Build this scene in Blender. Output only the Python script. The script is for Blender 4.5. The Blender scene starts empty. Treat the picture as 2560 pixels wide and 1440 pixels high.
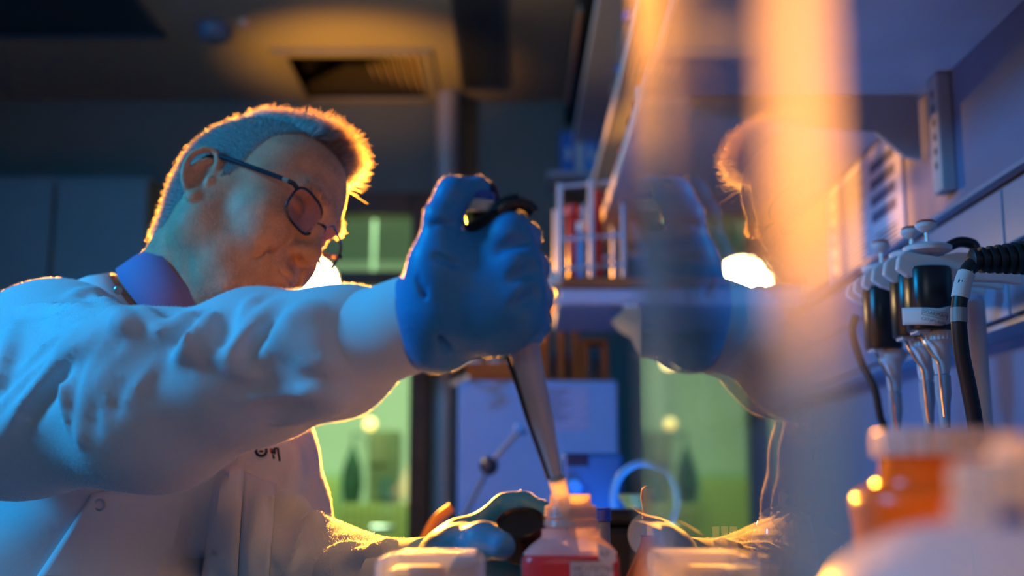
import bpy, math, random
import numpy as np
from mathutils import Vector, Matrix

# ------------------------------------------------------------------ camera, world, lights, exposure
S = bpy.context.scene
COL = S.collection
random.seed(7)
RNG = np.random.default_rng(7)
FPX = 3000.0
PITCH = math.atan(510 / FPX)
CAM = np.array([0.0, 0.0, 1.10])
FW = np.array([0, math.cos(PITCH), math.sin(PITCH)])
UP = np.array([0, -math.sin(PITCH), math.cos(PITCH)])

cd = bpy.data.cameras.new('camera')
cam = bpy.data.objects.new('camera', cd)
COL.objects.link(cam)
cam.location = CAM
cam.rotation_euler = (math.pi / 2 + PITCH, 0, 0)
cd.sensor_width = 36.0
cd.lens = FPX * 36 / 2560
cd.clip_start = 0.02
cd.dof.use_dof = True
cd.dof.focus_distance = 1.17
cd.dof.aperture_fstop = 2.8
S.camera = cam

w = bpy.data.worlds.new('world')
S.world = w
w.use_nodes = True
w.node_tree.nodes['Background'].inputs[0].default_value = (0.10, 0.22, 0.40, 1)
w.node_tree.nodes['Background'].inputs[1].default_value = 0.035

S.view_settings.view_transform = 'Standard'
S.view_settings.look = 'None'
S.view_settings.gamma = 1.0
S.view_settings.use_curve_mapping = False
S.view_settings.exposure = 0.0


def light(name, kind, loc, target, energy, color, size=0.3, **kw):
    l = bpy.data.lights.new(name, kind)
    l.energy = energy
    l.color = color
    if kind == 'AREA':
        l.shape = kw.get('shape', 'SQUARE')
        l.size = size
        if 'spread' in kw:
            l.spread = kw['spread']
    elif kind == 'SPOT':
        l.shadow_soft_size = size
        l.spot_size = kw.get('angle', 1.5)
        l.spot_blend = kw.get('blend', 0.6)
    else:
        l.shadow_soft_size = size
    o = bpy.data.objects.new(name, l)
    COL.objects.link(o)
    o.location = loc
    d = Vector(target) - Vector(loc)
    o.rotation_euler = d.to_track_quat('-Z', 'Y').to_euler()
    return o


# unseen blue light left of the man, added dim cool fill behind the camera
light('blue_light', 'AREA', (-2.0, 0.90, 2.25), (-0.25, 1.05, 1.25), 52, (0.01, 0.42, 1.0), 0.40)
light('cool_fill', 'AREA', (-0.2, -1.6, 2.2), (-0.1, 1.2, 1.2), 5.2, (0.64, 0.84, 1.0), 0.9)
light('bench_fill_blue', 'AREA', (0.25, 1.85, 0.955), (0.30, 2.0, 2.0), 2.4, (0.05, 0.34, 1.0), 0.3)  # added blue fill for the shelf undersides, no fixture here
light('green_room_panel', 'AREA', (-0.7, 5.6, 2.44), (-0.7, 5.9, 0.5), 72, (0.70, 1.0, 0.58), 1.2)

# ------------------------------------------------------------------ helpers


def at(u, v, Y):
    d = np.array([(u - 1280) / FPX, 0, 0]) + FW + UP * ((720 - v) / FPX)
    return CAM + d * (Y / d[1])


def A(*t):
    return np.array(t, float)


def unit(a):
    a = np.asarray(a, float)
    return a / np.linalg.norm(a)


MATS = {}


def mat(name, col, rough=0.5, metal=0.0, bump=0.0, bscale=200.0, var=0.0, vscale=8.0, spec=0.5, emit=None, es=0.0,
        coat=0.0, sss=0.0, sheen=0.0, col2=None, transl=0.0, transp=0.0, attr=None):
    if name in MATS:
        return MATS[name]
    m = bpy.data.materials.new(name)
    m.use_nodes = True
    nt = m.node_tree
    N, Lk = nt.nodes, nt.links
    b = N['Principled BSDF']
    out = N['Material Output']
    b.inputs['Base Color'].default_value = (*col, 1)
    b.inputs['Roughness'].default_value = rough
    b.inputs['Metallic'].default_value = metal
    b.inputs['Specular IOR Level'].default_value = spec
    b.inputs['Coat Weight'].default_value = coat
    b.inputs['Sheen Weight'].default_value = sheen
    if sss:
        b.inputs['Subsurface Weight'].default_value = sss
        b.inputs['Subsurface Radius'].default_value = (0.012, 0.005, 0.003)
        b.inputs['Subsurface Scale'].default_value = 0.5
    if emit:
        b.inputs['Emission Color'].default_value = (*emit, 1)
        b.inputs['Emission Strength'].default_value = es
    tc = N.new('ShaderNodeTexCoord')
    csock = None
    if attr:
        a = N.new('ShaderNodeAttribute')
        a.attribute_name = attr
        Lk.new(a.outputs['Color'], b.inputs['Base Color'])
        csock = a.outputs['Color']
    elif var or col2:
        n = N.new('ShaderNodeTexNoise')
        n.inputs['Scale'].default_value = vscale
        n.inputs['Detail'].default_value = 4
        r = N.new('ShaderNodeValToRGB')
        c2 = col2 or tuple(c * (1 - var) for c in col)
        c1 = col if col2 else tuple(min(1, c * (1 + var)) for c in col)
        r.color_ramp.elements[0].position = 0.35
        r.color_ramp.elements[1].position = 0.65
        r.color_ramp.elements[0].color = (*c2, 1)
        r.color_ramp.elements[1].color = (*c1, 1)
        Lk.new(tc.outputs['Object'], n.inputs['Vector'])
        Lk.new(n.outputs['Fac'], r.inputs['Fac'])
        Lk.new(r.outputs['Color'], b.inputs['Base Color'])
        csock = r.outputs['Color']
    if bump:
        n2 = N.new('ShaderNodeTexNoise')
        n2.inputs['Scale'].default_value = bscale
        n2.inputs['Detail'].default_value = 3
        bp = N.new('ShaderNodeBump')
        bp.inputs['Strength'].default_value = bump
        bp.inputs['Distance'].default_value = 0.002
        Lk.new(tc.outputs['Object'], n2.inputs['Vector'])
        Lk.new(n2.outputs['Fac'], bp.inputs['Height'])
        Lk.new(bp.outputs['Normal'], b.inputs['Normal'])
    sh = b.outputs['BSDF']
    if transl:
        t = N.new('ShaderNodeBsdfTranslucent')
        t.inputs['Color'].default_value = (*col, 1)
        if csock:
            Lk.new(csock, t.inputs['Color'])
        mx = N.new('ShaderNodeMixShader')
        mx.inputs[0].default_value = transl
        Lk.new(sh, mx.inputs[1])
        Lk.new(t.outputs[0], mx.inputs[2])
        sh = mx.outputs[0]
    if transp:
        t = N.new('ShaderNodeBsdfTransparent')
        t.inputs['Color'].default_value = (*[0.4 + 0.6 * c for c in col], 1)
        mx = N.new('ShaderNodeMixShader')
        mx.inputs[0].default_value = transp
        Lk.new(sh, mx.inputs[1])
        Lk.new(t.outputs[0], mx.inputs[2])
        sh = mx.outputs[0]
    Lk.new(sh, out.inputs['Surface'])
    MATS[name] = m
    return m


def glassmat(name, tint=(1, 1, 1), ior=1.49, rough=0.0, haze=0.0, hazecol=(0.8, 0.8, 0.8)):
    if name in MATS:
        return MATS[name]
    m = bpy.data.materials.new(name)
    m.use_nodes = True
    N, Lk = m.node_tree.nodes, m.node_tree.links
    N.remove(N['Principled BSDF'])
    f = N.new('ShaderNodeFresnel')
    ge = N.new('ShaderNodeNewGeometry')      # thin sheet: same reflectance entering and leaving
    mr = N.new('ShaderNodeMapRange')
    mr.inputs['To Min'].default_value = ior
    mr.inputs['To Max'].default_value = 1 / ior
    Lk.new(ge.outputs['Backfacing'], mr.inputs['Value'])
    Lk.new(mr.outputs[0], f.inputs['IOR'])
    t = N.new('ShaderNodeBsdfTransparent')
    t.inputs['Color'].default_value = (*tint, 1)
    g = N.new('ShaderNodeBsdfGlossy')
    g.inputs['Roughness'].default_value = rough
    mx = N.new('ShaderNodeMixShader')
    Lk.new(f.outputs[0], mx.inputs[0])
    Lk.new(t.outputs[0], mx.inputs[1])
    Lk.new(g.outputs[0], mx.inputs[2])
    sh = mx.outputs[0]
    if haze:
        d = N.new('ShaderNodeBsdfDiffuse')
        d.inputs['Color'].default_value = (*hazecol, 1)
        tl = N.new('ShaderNodeBsdfTranslucent')
        tl.inputs['Color'].default_value = (*hazecol, 1)
        m2 = N.new('ShaderNodeMixShader')
        m2.inputs[0].default_value = 0.5
        Lk.new(d.outputs[0], m2.inputs[1])
        Lk.new(tl.outputs[0], m2.inputs[2])
        m3 = N.new('ShaderNodeMixShader')
        m3.inputs[0].default_value = haze
        Lk.new(sh, m3.inputs[1])
        Lk.new(m2.outputs[0], m3.inputs[2])
        sh = m3.outputs[0]
    Lk.new(sh, N['Material Output'].inputs['Surface'])
    MATS[name] = m
    return m


def mk(name, verts, faces, m, parent=None, smooth=True, bevel=0.0, solid=0.0, sub=0):
    me = bpy.data.meshes.new(name)
    verts = np.asarray(verts, float).reshape(-1, 3)
    org = A(0, 0, 0)
    if parent is None:          # top-level mesh: origin at the middle of its base
        org = A((verts[:, 0].min() + verts[:, 0].max()) / 2, (verts[:, 1].min() + verts[:, 1].max()) / 2, verts[:, 2].min())
    me.from_pydata((verts - org).tolist(), [], [tuple(int(i) for i in f) for f in faces])
    me.validate()
    me.materials.append(m)
    if smooth:
        me.polygons.foreach_set('use_smooth', [True] * len(me.polygons))
    o = bpy.data.objects.new(name, me)
    COL.objects.link(o)
    if parent is None:
        o.location = org
    else:
        o.parent = parent
        t = A(0, 0, 0)
        q = parent
        while q is not None:
            t = t + A(*q.location)
            q = q.parent
        o.location = -t
    if solid:
        s = o.modifiers.new('solid', 'SOLIDIFY')
        s.thickness = solid
    if bevel:
        s = o.modifiers.new('bevel', 'BEVEL')
        s.width = bevel
        s.segments = 2
        s.limit_method = 'ANGLE'
    if sub:
        s = o.modifiers.new('sub', 'SUBSURF')
        s.levels = s.render_levels = sub
    if smooth and not sub:
        try:
            me.set_sharp_from_angle(angle=math.radians(42))
        except Exception:
            pass
    return o


def empty(name, loc):
    o = bpy.data.objects.new(name, None)
    COL.objects.link(o)
    o.location = [float(x) for x in loc]
    o.empty_display_size = 0.05
    return o


def tag(o, label, cat, group=None, kind=None):
    if label:
        o['label'] = label
    if cat:
        o['category'] = cat
    if group:
        o['group'] = group
    if kind:
        o['kind'] = kind
    return o


def frame_of(n):
    n = unit(n)
    a = A(0, 0, 1) if abs(n[2]) < 0.9 else A(1, 0, 0)
    e1 = unit(np.cross(a, n))
    e2 = np.cross(n, e1)
    return e1, e2, n


class MB:
    def __init__(s):
        s.v = []
        s.f = []

    def add(s, v, f):
        b = len(s.v)
        s.v += [tuple(map(float, p)) for p in v]
        s.f += [tuple(i + b for i in q) for q in f]
        return s

    def box(s, lo, hi, R=None, o=None):
        v = [(x, y, z) for z in (lo[2], hi[2]) for y in (lo[1], hi[1]) for x in (lo[0], hi[0])]
        if R is not None:
            v = [R @ A(*p) + (o if o is not None else 0) for p in v]
        return s.add(v, [(0, 2, 3, 1), (4, 5, 7, 6), (0, 1, 5, 4), (2, 6, 7, 3), (0, 4, 6, 2), (1, 3, 7, 5)])

    def tube(s, pts, rad, n=10, caps=True, flat=None):
        pts = [np.asarray(p, float) for p in pts]
        if np.isscalar(rad):
            rad = [rad] * len(pts)
        rings = []
        e1 = None
        for i, p in enumerate(pts):
            t = unit(pts[min(i + 1, len(pts) - 1)] - pts[max(i - 1, 0)])
            if e1 is None:
                e1, _, _ = frame_of(t)
            e1 = unit(e1 - t * (e1 @ t))
            e2 = np.cross(t, e1)
            rings.append([p + rad[i] * (e1 * math.cos(2 * math.pi * k / n) * (flat or 1) + e2 * math.sin(2 * math.pi * k / n)) for k in range(n)])
        v = [q for r in rings for q in r]
        f = [(i * n + k, i * n + (k + 1) % n, (i + 1) * n + (k + 1) % n, (i + 1) * n + k) for i in range(len(pts) - 1) for k in range(n)]
        if caps:
            f.append(tuple(range(n))[::-1])
            f.append(tuple((len(pts) - 1) * n + k for k in range(n)))
        return s.add(v, f)

    def lathe(s, prof, base, axis=(0, 0, 1), n=32, sq=0.0, rot=0.0):
        """prof: list of (radius, height) from base along axis; sq 0 circle .. per-row squareness in a third item"""
        e1, e2, nn = frame_of(axis)
        if abs(nn[2]) > 0.999:
            e1, e2 = A(1, 0, 0), A(0, 1, 0)
        v = []
        for row in prof:
            r, h = row[0], row[1]
            q = row[2] if len(row) > 2 else sq
            for k in range(n):
                a = 2 * math.pi * k / n
                c, d = math.cos(a), math.sin(a)
                if q:
                    p = 2 + 6 * q
                    g = (abs(c) ** p + abs(d) ** p) ** (-1 / p)
                else:
                    g = 1
                c2, d2 = math.cos(a + rot) * g * r, math.sin(a + rot) * g * r
                v.append(np.asarray(base, float) + e1 * c2 + e2 * d2 + nn * h)
        m = len(prof)
        f = [(i * n + k, i * n + (k + 1) % n, (i + 1) * n + (k + 1) % n, (i + 1) * n + k) for i in range(m - 1) for k in range(n)]
        if prof[0][0] > 1e-6:
            f.append(tuple(range(n))[::-1])
        if prof[-1][0] > 1e-6:
            f.append(tuple((m - 1) * n + k for k in range(n)))
        return s.add(v, f)

    def prism(s, poly, off):
        """poly: 3-D points of a flat polygon, off: extrusion vector"""
        n = len(poly)
        poly = [np.asarray(p, float) for p in poly]
        v = poly + [p + np.asarray(off, float) for p in poly]
        f = [tuple(range(n))[::-1], tuple(range(n, 2 * n))] + [(k, (k + 1) % n, n + (k + 1) % n, n + k) for k in range(n)]
        return s.add(v, f)

    def grid(s, P):
        """P: array rows x cols x 3"""
        r, c = P.shape[:2]
        return s.add(P.reshape(-1, 3), [(i * c + j, i * c + j + 1, (i + 1) * c + j + 1, (i + 1) * c + j) for i in range(r - 1) for j in range(c - 1)])

    def build(s, name, m, parent=None, **kw):
        return mk(name, s.v, s.f, m, parent, **kw)


def spline(pts, n=8):
    """Catmull-Rom through points"""
    P = [np.asarray(p, float) for p in pts]
    P = [2 * P[0] - P[1]] + P + [2 * P[-1] - P[-2]]
    out = []
    for i in range(1, len(P) - 2):
        for k in range(n):
            t = k / n
            a, b, c, d = P[i - 1], P[i], P[i + 1], P[i + 2]
            out.append(0.5 * (2 * b + (c - a) * t + (2 * a - 5 * b + 4 * c - d) * t * t + (3 * b - a - 3 * c + d) * t ** 3))
    out.append(P[-2])
    return out


def text(name, body, loc, xdir, ydir, size, m, parent):
    """flat print as a text curve turned into a mesh; loc = left end of the base line"""
    c = bpy.data.curves.new(name, 'FONT')
    c.body = body
    c.size = size
    c.resolution_u = 2
    o = bpy.data.objects.new(name, c)
    COL.objects.link(o)
    dg = bpy.context.evaluated_depsgraph_get()
    me = bpy.data.meshes.new_from_object(o.evaluated_get(dg))
    v = np.zeros(len(me.vertices) * 3)
    me.vertices.foreach_get('co', v)
    v = v.reshape(-1, 3)
    faces = [tuple(p.vertices) for p in me.polygons]
    bpy.data.objects.remove(o)
    bpy.data.curves.remove(c)
    bpy.data.meshes.remove(me)
    x, y = unit(xdir), unit(ydir)
    V = np.asarray(loc, float) + v[:, :1] * x + v[:, 1:2] * y
    return mk(name, V, faces, m, parent, smooth=False)


# ---- implicit surfaces for bodies, gloves and cloth


class SDF:
    def __init__(s, xs, ys, zs):
        s.ax = [np.asarray(a, np.float32) for a in (xs, ys, zs)]
        s.d = np.full([len(a) for a in s.ax], 0.2, np.float32)

    def _sub(s, lo, hi):
        sl = []
        for a, l, h in zip(s.ax, lo, hi):
            i, j = np.searchsorted(a, [l, h])
            sl.append(slice(max(i - 1, 0), min(j + 1, len(a))))
        g = [s.ax[k][sl[k]].reshape([-1 if q == k else 1 for q in range(3)]) for k in range(3)]
        return tuple(sl), g

    def _comb(s, sl, e, k, neg):
        d = s.d[sl]
        if neg:
            e = -e
            h = np.maximum(k - np.abs(d - e), 0) / k
            s.d[sl] = np.maximum(d, e) + h * h * k * 0.25
        else:
            h = np.maximum(k - np.abs(d - e), 0) / k
            s.d[sl] = np.minimum(d, e) - h * h * k * 0.25

    def cap(s, a, b, ra, rb=None, k=0.01, neg=False):
        a, b = np.asarray(a, np.float32), np.asarray(b, np.float32)
        rb = ra if rb is None else rb
        R = max(ra, rb) + k + 0.012
        sl, g = s._sub(np.minimum(a, b) - R, np.maximum(a, b) + R)
        ba = b - a
        L = float(ba @ ba) + 1e-12
        pa = [g[i] - a[i] for i in range(3)]
        h = np.clip((pa[0] * ba[0] + pa[1] * ba[1] + pa[2] * ba[2]) / L, 0, 1)
        e = np.sqrt((pa[0] - ba[0] * h) ** 2 + (pa[1] - ba[1] * h) ** 2 + (pa[2] - ba[2] * h) ** 2) - (ra + (rb - ra) * h)
        s._comb(sl, e, k, neg)
        return s

    def chain(s, pts, rad, k=0.01, neg=False):
        for i in range(len(pts) - 1):
            s.cap(pts[i], pts[i + 1], rad[i] if not np.isscalar(rad) else rad, rad[i + 1] if not np.isscalar(rad) else rad, k, neg)
        return s

    def ell(s, c, r, R=None, k=0.01, neg=False):
        c = np.asarray(c, np.float32)
        r = np.asarray(r, np.float32)
        m = float(r.max()) + k + 0.012
        sl, g = s._sub(c - m, c + m)
        p = [g[i] - c[i] for i in range(3)]
        if R is not None:   # columns of R are the ellipsoid's axes
            p = [p[0] * R[0, i] + p[1] * R[1, i] + p[2] * R[2, i] for i in range(3)]
        k0 = np.sqrt((p[0] / r[0]) ** 2 + (p[1] / r[1]) ** 2 + (p[2] / r[2]) ** 2)
        k1 = np.sqrt((p[0] / r[0] ** 2) ** 2 + (p[1] / r[1] ** 2) ** 2 + (p[2] / r[2] ** 2) ** 2) + 1e-6
        s._comb(sl, k0 * (k0 - 1) / k1, k, neg)
        return s

    def hit(s, u, v, y0, y1, n=500):
        """first point of the surface along the ray through a pixel"""
        Y = np.linspace(y0, y1, n)
        P = np.array([at(u, v, y) for y in (y0, y1)])
        P = P[0] + (P[1] - P[0]) * ((Y - y0) / (y1 - y0))[:, None]
        ix = []
        for k in range(3):
            a = s.ax[k]
            i = np.clip(np.searchsorted(a, P[:, k]) - 1, 0, len(a) - 2)
            ix.append((i, np.clip((P[:, k] - a[i]) / (a[i + 1] - a[i]), 0, 1)))
        val = 0
        for c in range(8):
            o = [(c >> k) & 1 for k in range(3)]
            wgt = 1
            for k in range(3):
                wgt = wgt * (ix[k][1] if o[k] else 1 - ix[k][1])
            val = val + wgt * s.d[ix[0][0] + o[0], ix[1][0] + o[1], ix[2][0] + o[2]]
        neg = np.nonzero(val < 0)[0]
        if len(neg) == 0:
            return None
        i = neg[0]
        if i == 0:
            return P[0]
        t = val[i - 1] / (val[i - 1] - val[i])
        return P[i - 1] + (P[i] - P[i - 1]) * t

    def mesh(s, relax=2):
        d = s.d
        sg = d < 0
        nx, ny, nz = d.shape
        cnt = np.zeros((nx - 1, ny - 1, nz - 1), np.int8)
        for c in range(8):
            o = [(c >> k) & 1 for k in range(3)]
            cnt += sg[o[0]:nx - 1 + o[0], o[1]:ny - 1 + o[1], o[2]:nz - 1 + o[2]]
        act = np.argwhere((cnt > 0) & (cnt < 8))
        vid = np.full(cnt.shape, -1, np.int64)
        vid[act[:, 0], act[:, 1], act[:, 2]] = np.arange(len(act))
        acc = np.zeros((len(act), 3))
        num = np.zeros(len(act))
        for axis in range(3):
            o1, o2 = [q for q in range(3) if q != axis]
            for b1 in (0, 1):
                for b2 in (0, 1):
                    off = np.zeros(3, int)
                    off[o1], off[o2] = b1, b2
                    i0 = act + off
                    i1 = i0.copy()
                    i1[:, axis] += 1
                    v0 = d[i0[:, 0], i0[:, 1], i0[:, 2]]
                    v1 = d[i1[:, 0], i1[:, 1], i1[:, 2]]
                    m = (v0 < 0) != (v1 < 0)
                    t = np.where(m, v0 / np.where(m, v0 - v1, 1), 0)
                    P = np.stack([s.ax[q][i0[:, q]] for q in range(3)], 1).astype(float)
                    P[:, axis] += t * (s.ax[axis][i1[:, axis]] - s.ax[axis][i0[:, axis]])
                    acc += P * m[:, None]
                    num += m
        V = acc / num[:, None]
        F = []
        for axis in range(3):
            o1, o2 = (axis + 1) % 3, (axis + 2) % 3
            a = [slice(1, -1)] * 3
            b = [slice(1, -1)] * 3
            a[axis] = slice(0, -1)
            b[axis] = slice(1, None)
            sa, sb = sg[tuple(a)], sg[tuple(b)]
            e = np.argwhere(sa != sb)
            inside = sa[e[:, 0], e[:, 1], e[:, 2]]
            base = e + 1
            base[:, axis] -= 1
            q = []
            for (p, r) in ((-1, -1), (0, -1), (0, 0), (-1, 0)):
                c = base.copy()
                c[:, o1] += p
                c[:, o2] += r
                q.append(vid[c[:, 0], c[:, 1], c[:, 2]])
            q = np.stack(q, 1)
            q[~inside] = q[~inside][:, ::-1]
            F.append(q)
        F = np.concatenate(F)
        F = F[(F >= 0).all(1)]
        for _ in range(relax):
            ac = np.zeros_like(V)
            nn = np.zeros(len(V))
            for k in range(4):
                i, j = F[:, k], F[:, (k + 1) % 4]
                np.add.at(ac, i, V[j])
                np.add.at(nn, i, 1)
                np.add.at(ac, j, V[i])
                np.add.at(nn, j, 1)
            V = V * 0.5 + 0.5 * ac / np.maximum(nn, 1)[:, None]
        return V, F


def fastmesh(name, V, F, m, parent=None):
    me = bpy.data.meshes.new(name)
    org = A(0, 0, 0)
    if parent is None:
        org = A(V[:, 0].mean(), V[:, 1].mean(), V[:, 2].min())
    me.vertices.add(len(V))
    me.vertices.foreach_set('co', (V - org).astype(np.float32).ravel())
    n = F.shape[1]
    me.loops.add(F.size)
    me.loops.foreach_set('vertex_index', F.ravel().astype(np.int32))
    me.polygons.add(len(F))
    me.polygons.foreach_set('loop_start', np.arange(len(F), dtype=np.int32) * n)
    me.polygons.foreach_set('use_smooth', np.ones(len(F), bool))
    me.update(calc_edges=True)
    me.materials.append(m)
    o = bpy.data.objects.new(name, me)
    COL.objects.link(o)
    o.location = org
    if parent is not None:
        o.parent = parent
        t = A(0, 0, 0)
        q = parent
        while q is not None:
            t = t + A(*q.location)
            q = q.parent
        o.location = -t
    return o


def hairmat(name, col, rough=0.35, attr=None):
    if name in MATS:
        return MATS[name]
    m = bpy.data.materials.new(name)
    m.use_nodes = True
    N, Lk = m.node_tree.nodes, m.node_tree.links
    N.remove(N['Principled BSDF'])
    h = N.new('ShaderNodeBsdfHairPrincipled')
    h.model = 'CHIANG'
    h.parametrization = 'COLOR'
    h.inputs['Color'].default_value = (*col, 1)
    h.inputs['Roughness'].default_value = rough
    h.inputs['Radial Roughness'].default_value = 0.5
    if attr:
        a = N.new('ShaderNodeAttribute')
        a.attribute_name = attr
        Lk.new(a.outputs['Color'], h.inputs['Color'])
    Lk.new(h.outputs[0], N['Material Output'].inputs['Surface'])
    MATS[name] = m
    return m


def curves(name, P, R, m, parent, col=None):
    """P: strands x points x 3, R: strands x points radii"""
    P = np.asarray(P, np.float32)
    n, k = P.shape[:2]
    c = bpy.data.hair_curves.new(name)
    c.add_curves([k] * n)
    c.attributes['position'].data.foreach_set('vector', P.ravel())
    r = c.attributes.get('radius') or c.attributes.new('radius', 'FLOAT', 'POINT')
    r.data.foreach_set('value', np.asarray(R, np.float32).ravel())
    if col is not None:
        a = c.attributes.new('hc', 'FLOAT_COLOR', 'POINT')
        cc = np.repeat(np.c_[np.asarray(col), np.ones(n)][:, None, :], k, 1)
        a.data.foreach_set('color', cc.astype(np.float32).ravel())
    c.materials.append(m)
    o = bpy.data.objects.new(name, c)
    COL.objects.link(o)
    o.parent = parent
    t = A(0, 0, 0)
    q = parent
    while q is not None:
        t = t + A(*q.location)
        q = q.parent
    o.location = -t
    o['kind'] = 'stuff'
    return o


def fuzz(name, V, N, n, ln, rad, m, parent, spread=0.45):
    """short fibres standing on a surface"""
    i = RNG.integers(0, len(V), n)
    d = N[i] + RNG.normal(size=(n, 3)) * spread
    d /= np.linalg.norm(d, axis=1)[:, None]
    p = V[i] + RNG.normal(size=(n, 3)) * 0.002
    p -= N[i] * ((p - V[i]) * N[i]).sum(1)[:, None]
    L = ln * RNG.uniform(0.5, 1.3, (n, 1))
    mid = p + d * L * 0.5 + RNG.normal(size=(n, 3)) * ln * 0.08
    return curves(name, np.stack([p, mid, p + d * L], 1), np.tile([rad, rad * 0.9, rad * 0.4], (n, 1)), m, parent)


def vnormals(V, F):
    n = np.zeros_like(V)
    fa = np.cross(V[F[:, 2]] - V[F[:, 0]], V[F[:, 3]] - V[F[:, 1]])
    for k in range(4):
        np.add.at(n, F[:, k], fa)
    return n / (np.linalg.norm(n, axis=1)[:, None] + 1e-12)


def axis_lines(parts):
    out = []
    for a, b, h in parts:
        out.append(np.arange(a, b, h))
    x = np.concatenate(out)
    return x


BENCH = 0.92
CEIL = 2.49
WALLR = 0.65

# ------------------------------------------------------------------ the setting
wallm = mat('wall_paint', (0.12, 0.155, 0.145), 0.75, var=0.06, vscale=3, bump=0.1, bscale=90)
ceilm = mat('ceiling_paint', (0.26, 0.29, 0.27), 0.8, var=0.05, vscale=2, bump=0.1, bscale=60)
floorm = mat('floor_vinyl', (0.16, 0.18, 0.20), 0.45, var=0.15, vscale=30)
rwallm = mat('right_wall_paint', (0.13, 0.19, 0.33), 0.55, var=0.05, vscale=4, bump=0.05, bscale=150)
brownm = mat('door_wood', (0.075, 0.028, 0.014), 0.45, var=0.3, vscale=12)
palem = mat('pale_green_wall', (0.68, 0.74, 0.62), 0.8, var=0.06, vscale=2)


def struct(name, m, lo, hi, parent=None, bevel=0.0):
    o = MB().box(lo, hi).build(name, m, parent, smooth=False, bevel=bevel)
    if parent is None:
        o['kind'] = 'structure'
    return o


struct('floor', floorm, (-2.3, -2.2, -0.1), (0.8, 7.4, 0.0))
ce = empty('ceiling', (-0.7, 2.6, CEIL))
ce['kind'] = 'structure'
VX0, VX1, VY0, VY1 = -0.513 - 0.235, -0.513 + 0.235, 3.655, 4.125
for a in ((-2.3, -2.2, 0.8, VY0), (-2.3, VY1, 0.8, 7.4), (-2.3, VY0, VX0, VY1), (VX1, VY0, 0.8, VY1)):
    struct('ceiling_section', ceilm, (a[0], a[1], CEIL), (a[2], a[3], CEIL + 0.1), ce)
struct('wall_left', wallm, (-2.3, -2.2, 0), (-2.2, 7.4, CEIL))
struct('wall_right', rwallm, (WALLR, -2.2, 0), (WALLR + 0.12, 4.22, CEIL))
struct('wall_front', mat('bounce_black', (0.015, 0.02, 0.03), 0.9), (-2.3, -2.3, 0), (0.8, -2.2, CEIL))  # unseen wall, black to swallow the lamp's warm bounce
wb = empty('wall_back', (-0.6, 4.15, 0))
wb['kind'] = 'structure'
struct('wall_section', wallm, (-2.2, 4.15, 0), (-1.0, 4.25, CEIL), wb)
struct('wall_section', wallm, (-0.284, 4.15, 0), (0.65, 4.25, CEIL), wb)
struct('wall_section', wallm, (-1.0, 4.15, 2.142), (-0.284, 4.25, CEIL), wb)
# room beyond the glazed door
struct('wall_beyond_back', palem, (-2.2, 7.2, 0), (0.8, 7.3, CEIL))
struct('wall_beyond_right', palem, (0.4, 4.25, 0), (0.5, 7.2, CEIL))

# glazed door with a brown timber frame
dr = empty('door_1', (-0.64, 4.14, 0))
dr['kind'] = 'structure'
gl = glassmat('door_glass', (0.93, 0.97, 0.93), 1.5)
y0, y1 = 4.12, 4.22
for nm, x0, x1, z0, z1 in (('jamb', -0.353, -0.284, 0, 2.142), ('jamb', -1.0, -0.93, 0, 2.142), ('mullion', -0.80, -0.735, 0, 2.066),
                           ('head_rail', -0.93, -0.353, 2.066, 2.142), ('transom', -0.735, -0.353, 1.812, 1.862), ('transom', -0.93, -0.80, 1.812, 1.862),
                           ('bottom_rail', -0.735, -0.353, 0.0, 0.22), ('bottom_rail', -0.93, -0.80, 0.0, 0.22)):
    struct(nm, brownm, (x0, y0, z0), (x1, y1, z1), dr, bevel=0.004)
for x0, x1 in ((-0.735, -0.353), (-0.93, -0.80)):
    for z0, z1 in ((1.862, 2.066), (0.22, 1.812)):
        MB().box((x0, 4.165, z0), (x1, 4.171, z1)).build('pane', gl, dr, smooth=False)
hd = MB().tube([(-0.40, 4.10, 0.98), (-0.40, 4.08, 0.98), (-0.47, 4.08, 0.98)], 0.009, 8).build('handle', mat('chrome', (0.8, 0.8, 0.82), 0.18, 1.0), dr)

# skirting along the right wall
struct('baseboard_right', mat('skirting', (0.2, 0.22, 0.24), 0.5), (WALLR - 0.012, -2.2, 0), (WALLR, 4.15, 0.1))

# ------------------------------------------------------------------ ceiling fittings
vent = empty('ceiling_vent', (-0.513, 3.89, CEIL - 0.03))
tag(vent, 'square four-way louvred air diffuser in the ceiling above the glazed door', 'air vent')
lvm = mat('louvre_lit', (0.92, 0.88, 0.80), 0.4)  # blades brightened, lamp light put into their colour
vm = mat('vent_frame_shaded', (0.22, 0.24, 0.21), 0.45, 0.0, var=0.05)  # frame darkened, its weaker light put into the colour
cx, cy, hs = -0.513, 3.89, 0.235
for (ax, sg) in ((0, -1), (0, 1), (1, -1), (1, 1)):
    b = MB()
    if ax == 0:
        b.box((cx + sg * hs - 0.022, cy - hs - 0.022, CEIL - 0.014), (cx + sg * hs + 0.022, cy + hs + 0.022, CEIL - 0.001))
    else:
        b.box((cx - hs + 0.022, cy + sg * hs - 0.022, CEIL - 0.014), (cx + hs - 0.022, cy + sg * hs + 0.022, CEIL - 0.001))
    b.build('frame_bar', vm, vent, smooth=False, bevel=0.003)
vdk = mat('vent_shade', (0.012, 0.014, 0.016), 0.8)  # near-black colour stands in for shade in the duct and unlit blades
b = MB()
for a in ((VX0 - 0.004, VY0, VX0, VY1), (VX1, VY0, VX1 + 0.004, VY1), (VX0, VY0 - 0.004, VX1, VY0), (VX0, VY1, VX1, VY1 + 0.004)):
    b.box((a[0], a[1], CEIL + 0.002), (a[2], a[3], CEIL + 0.16))
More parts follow.
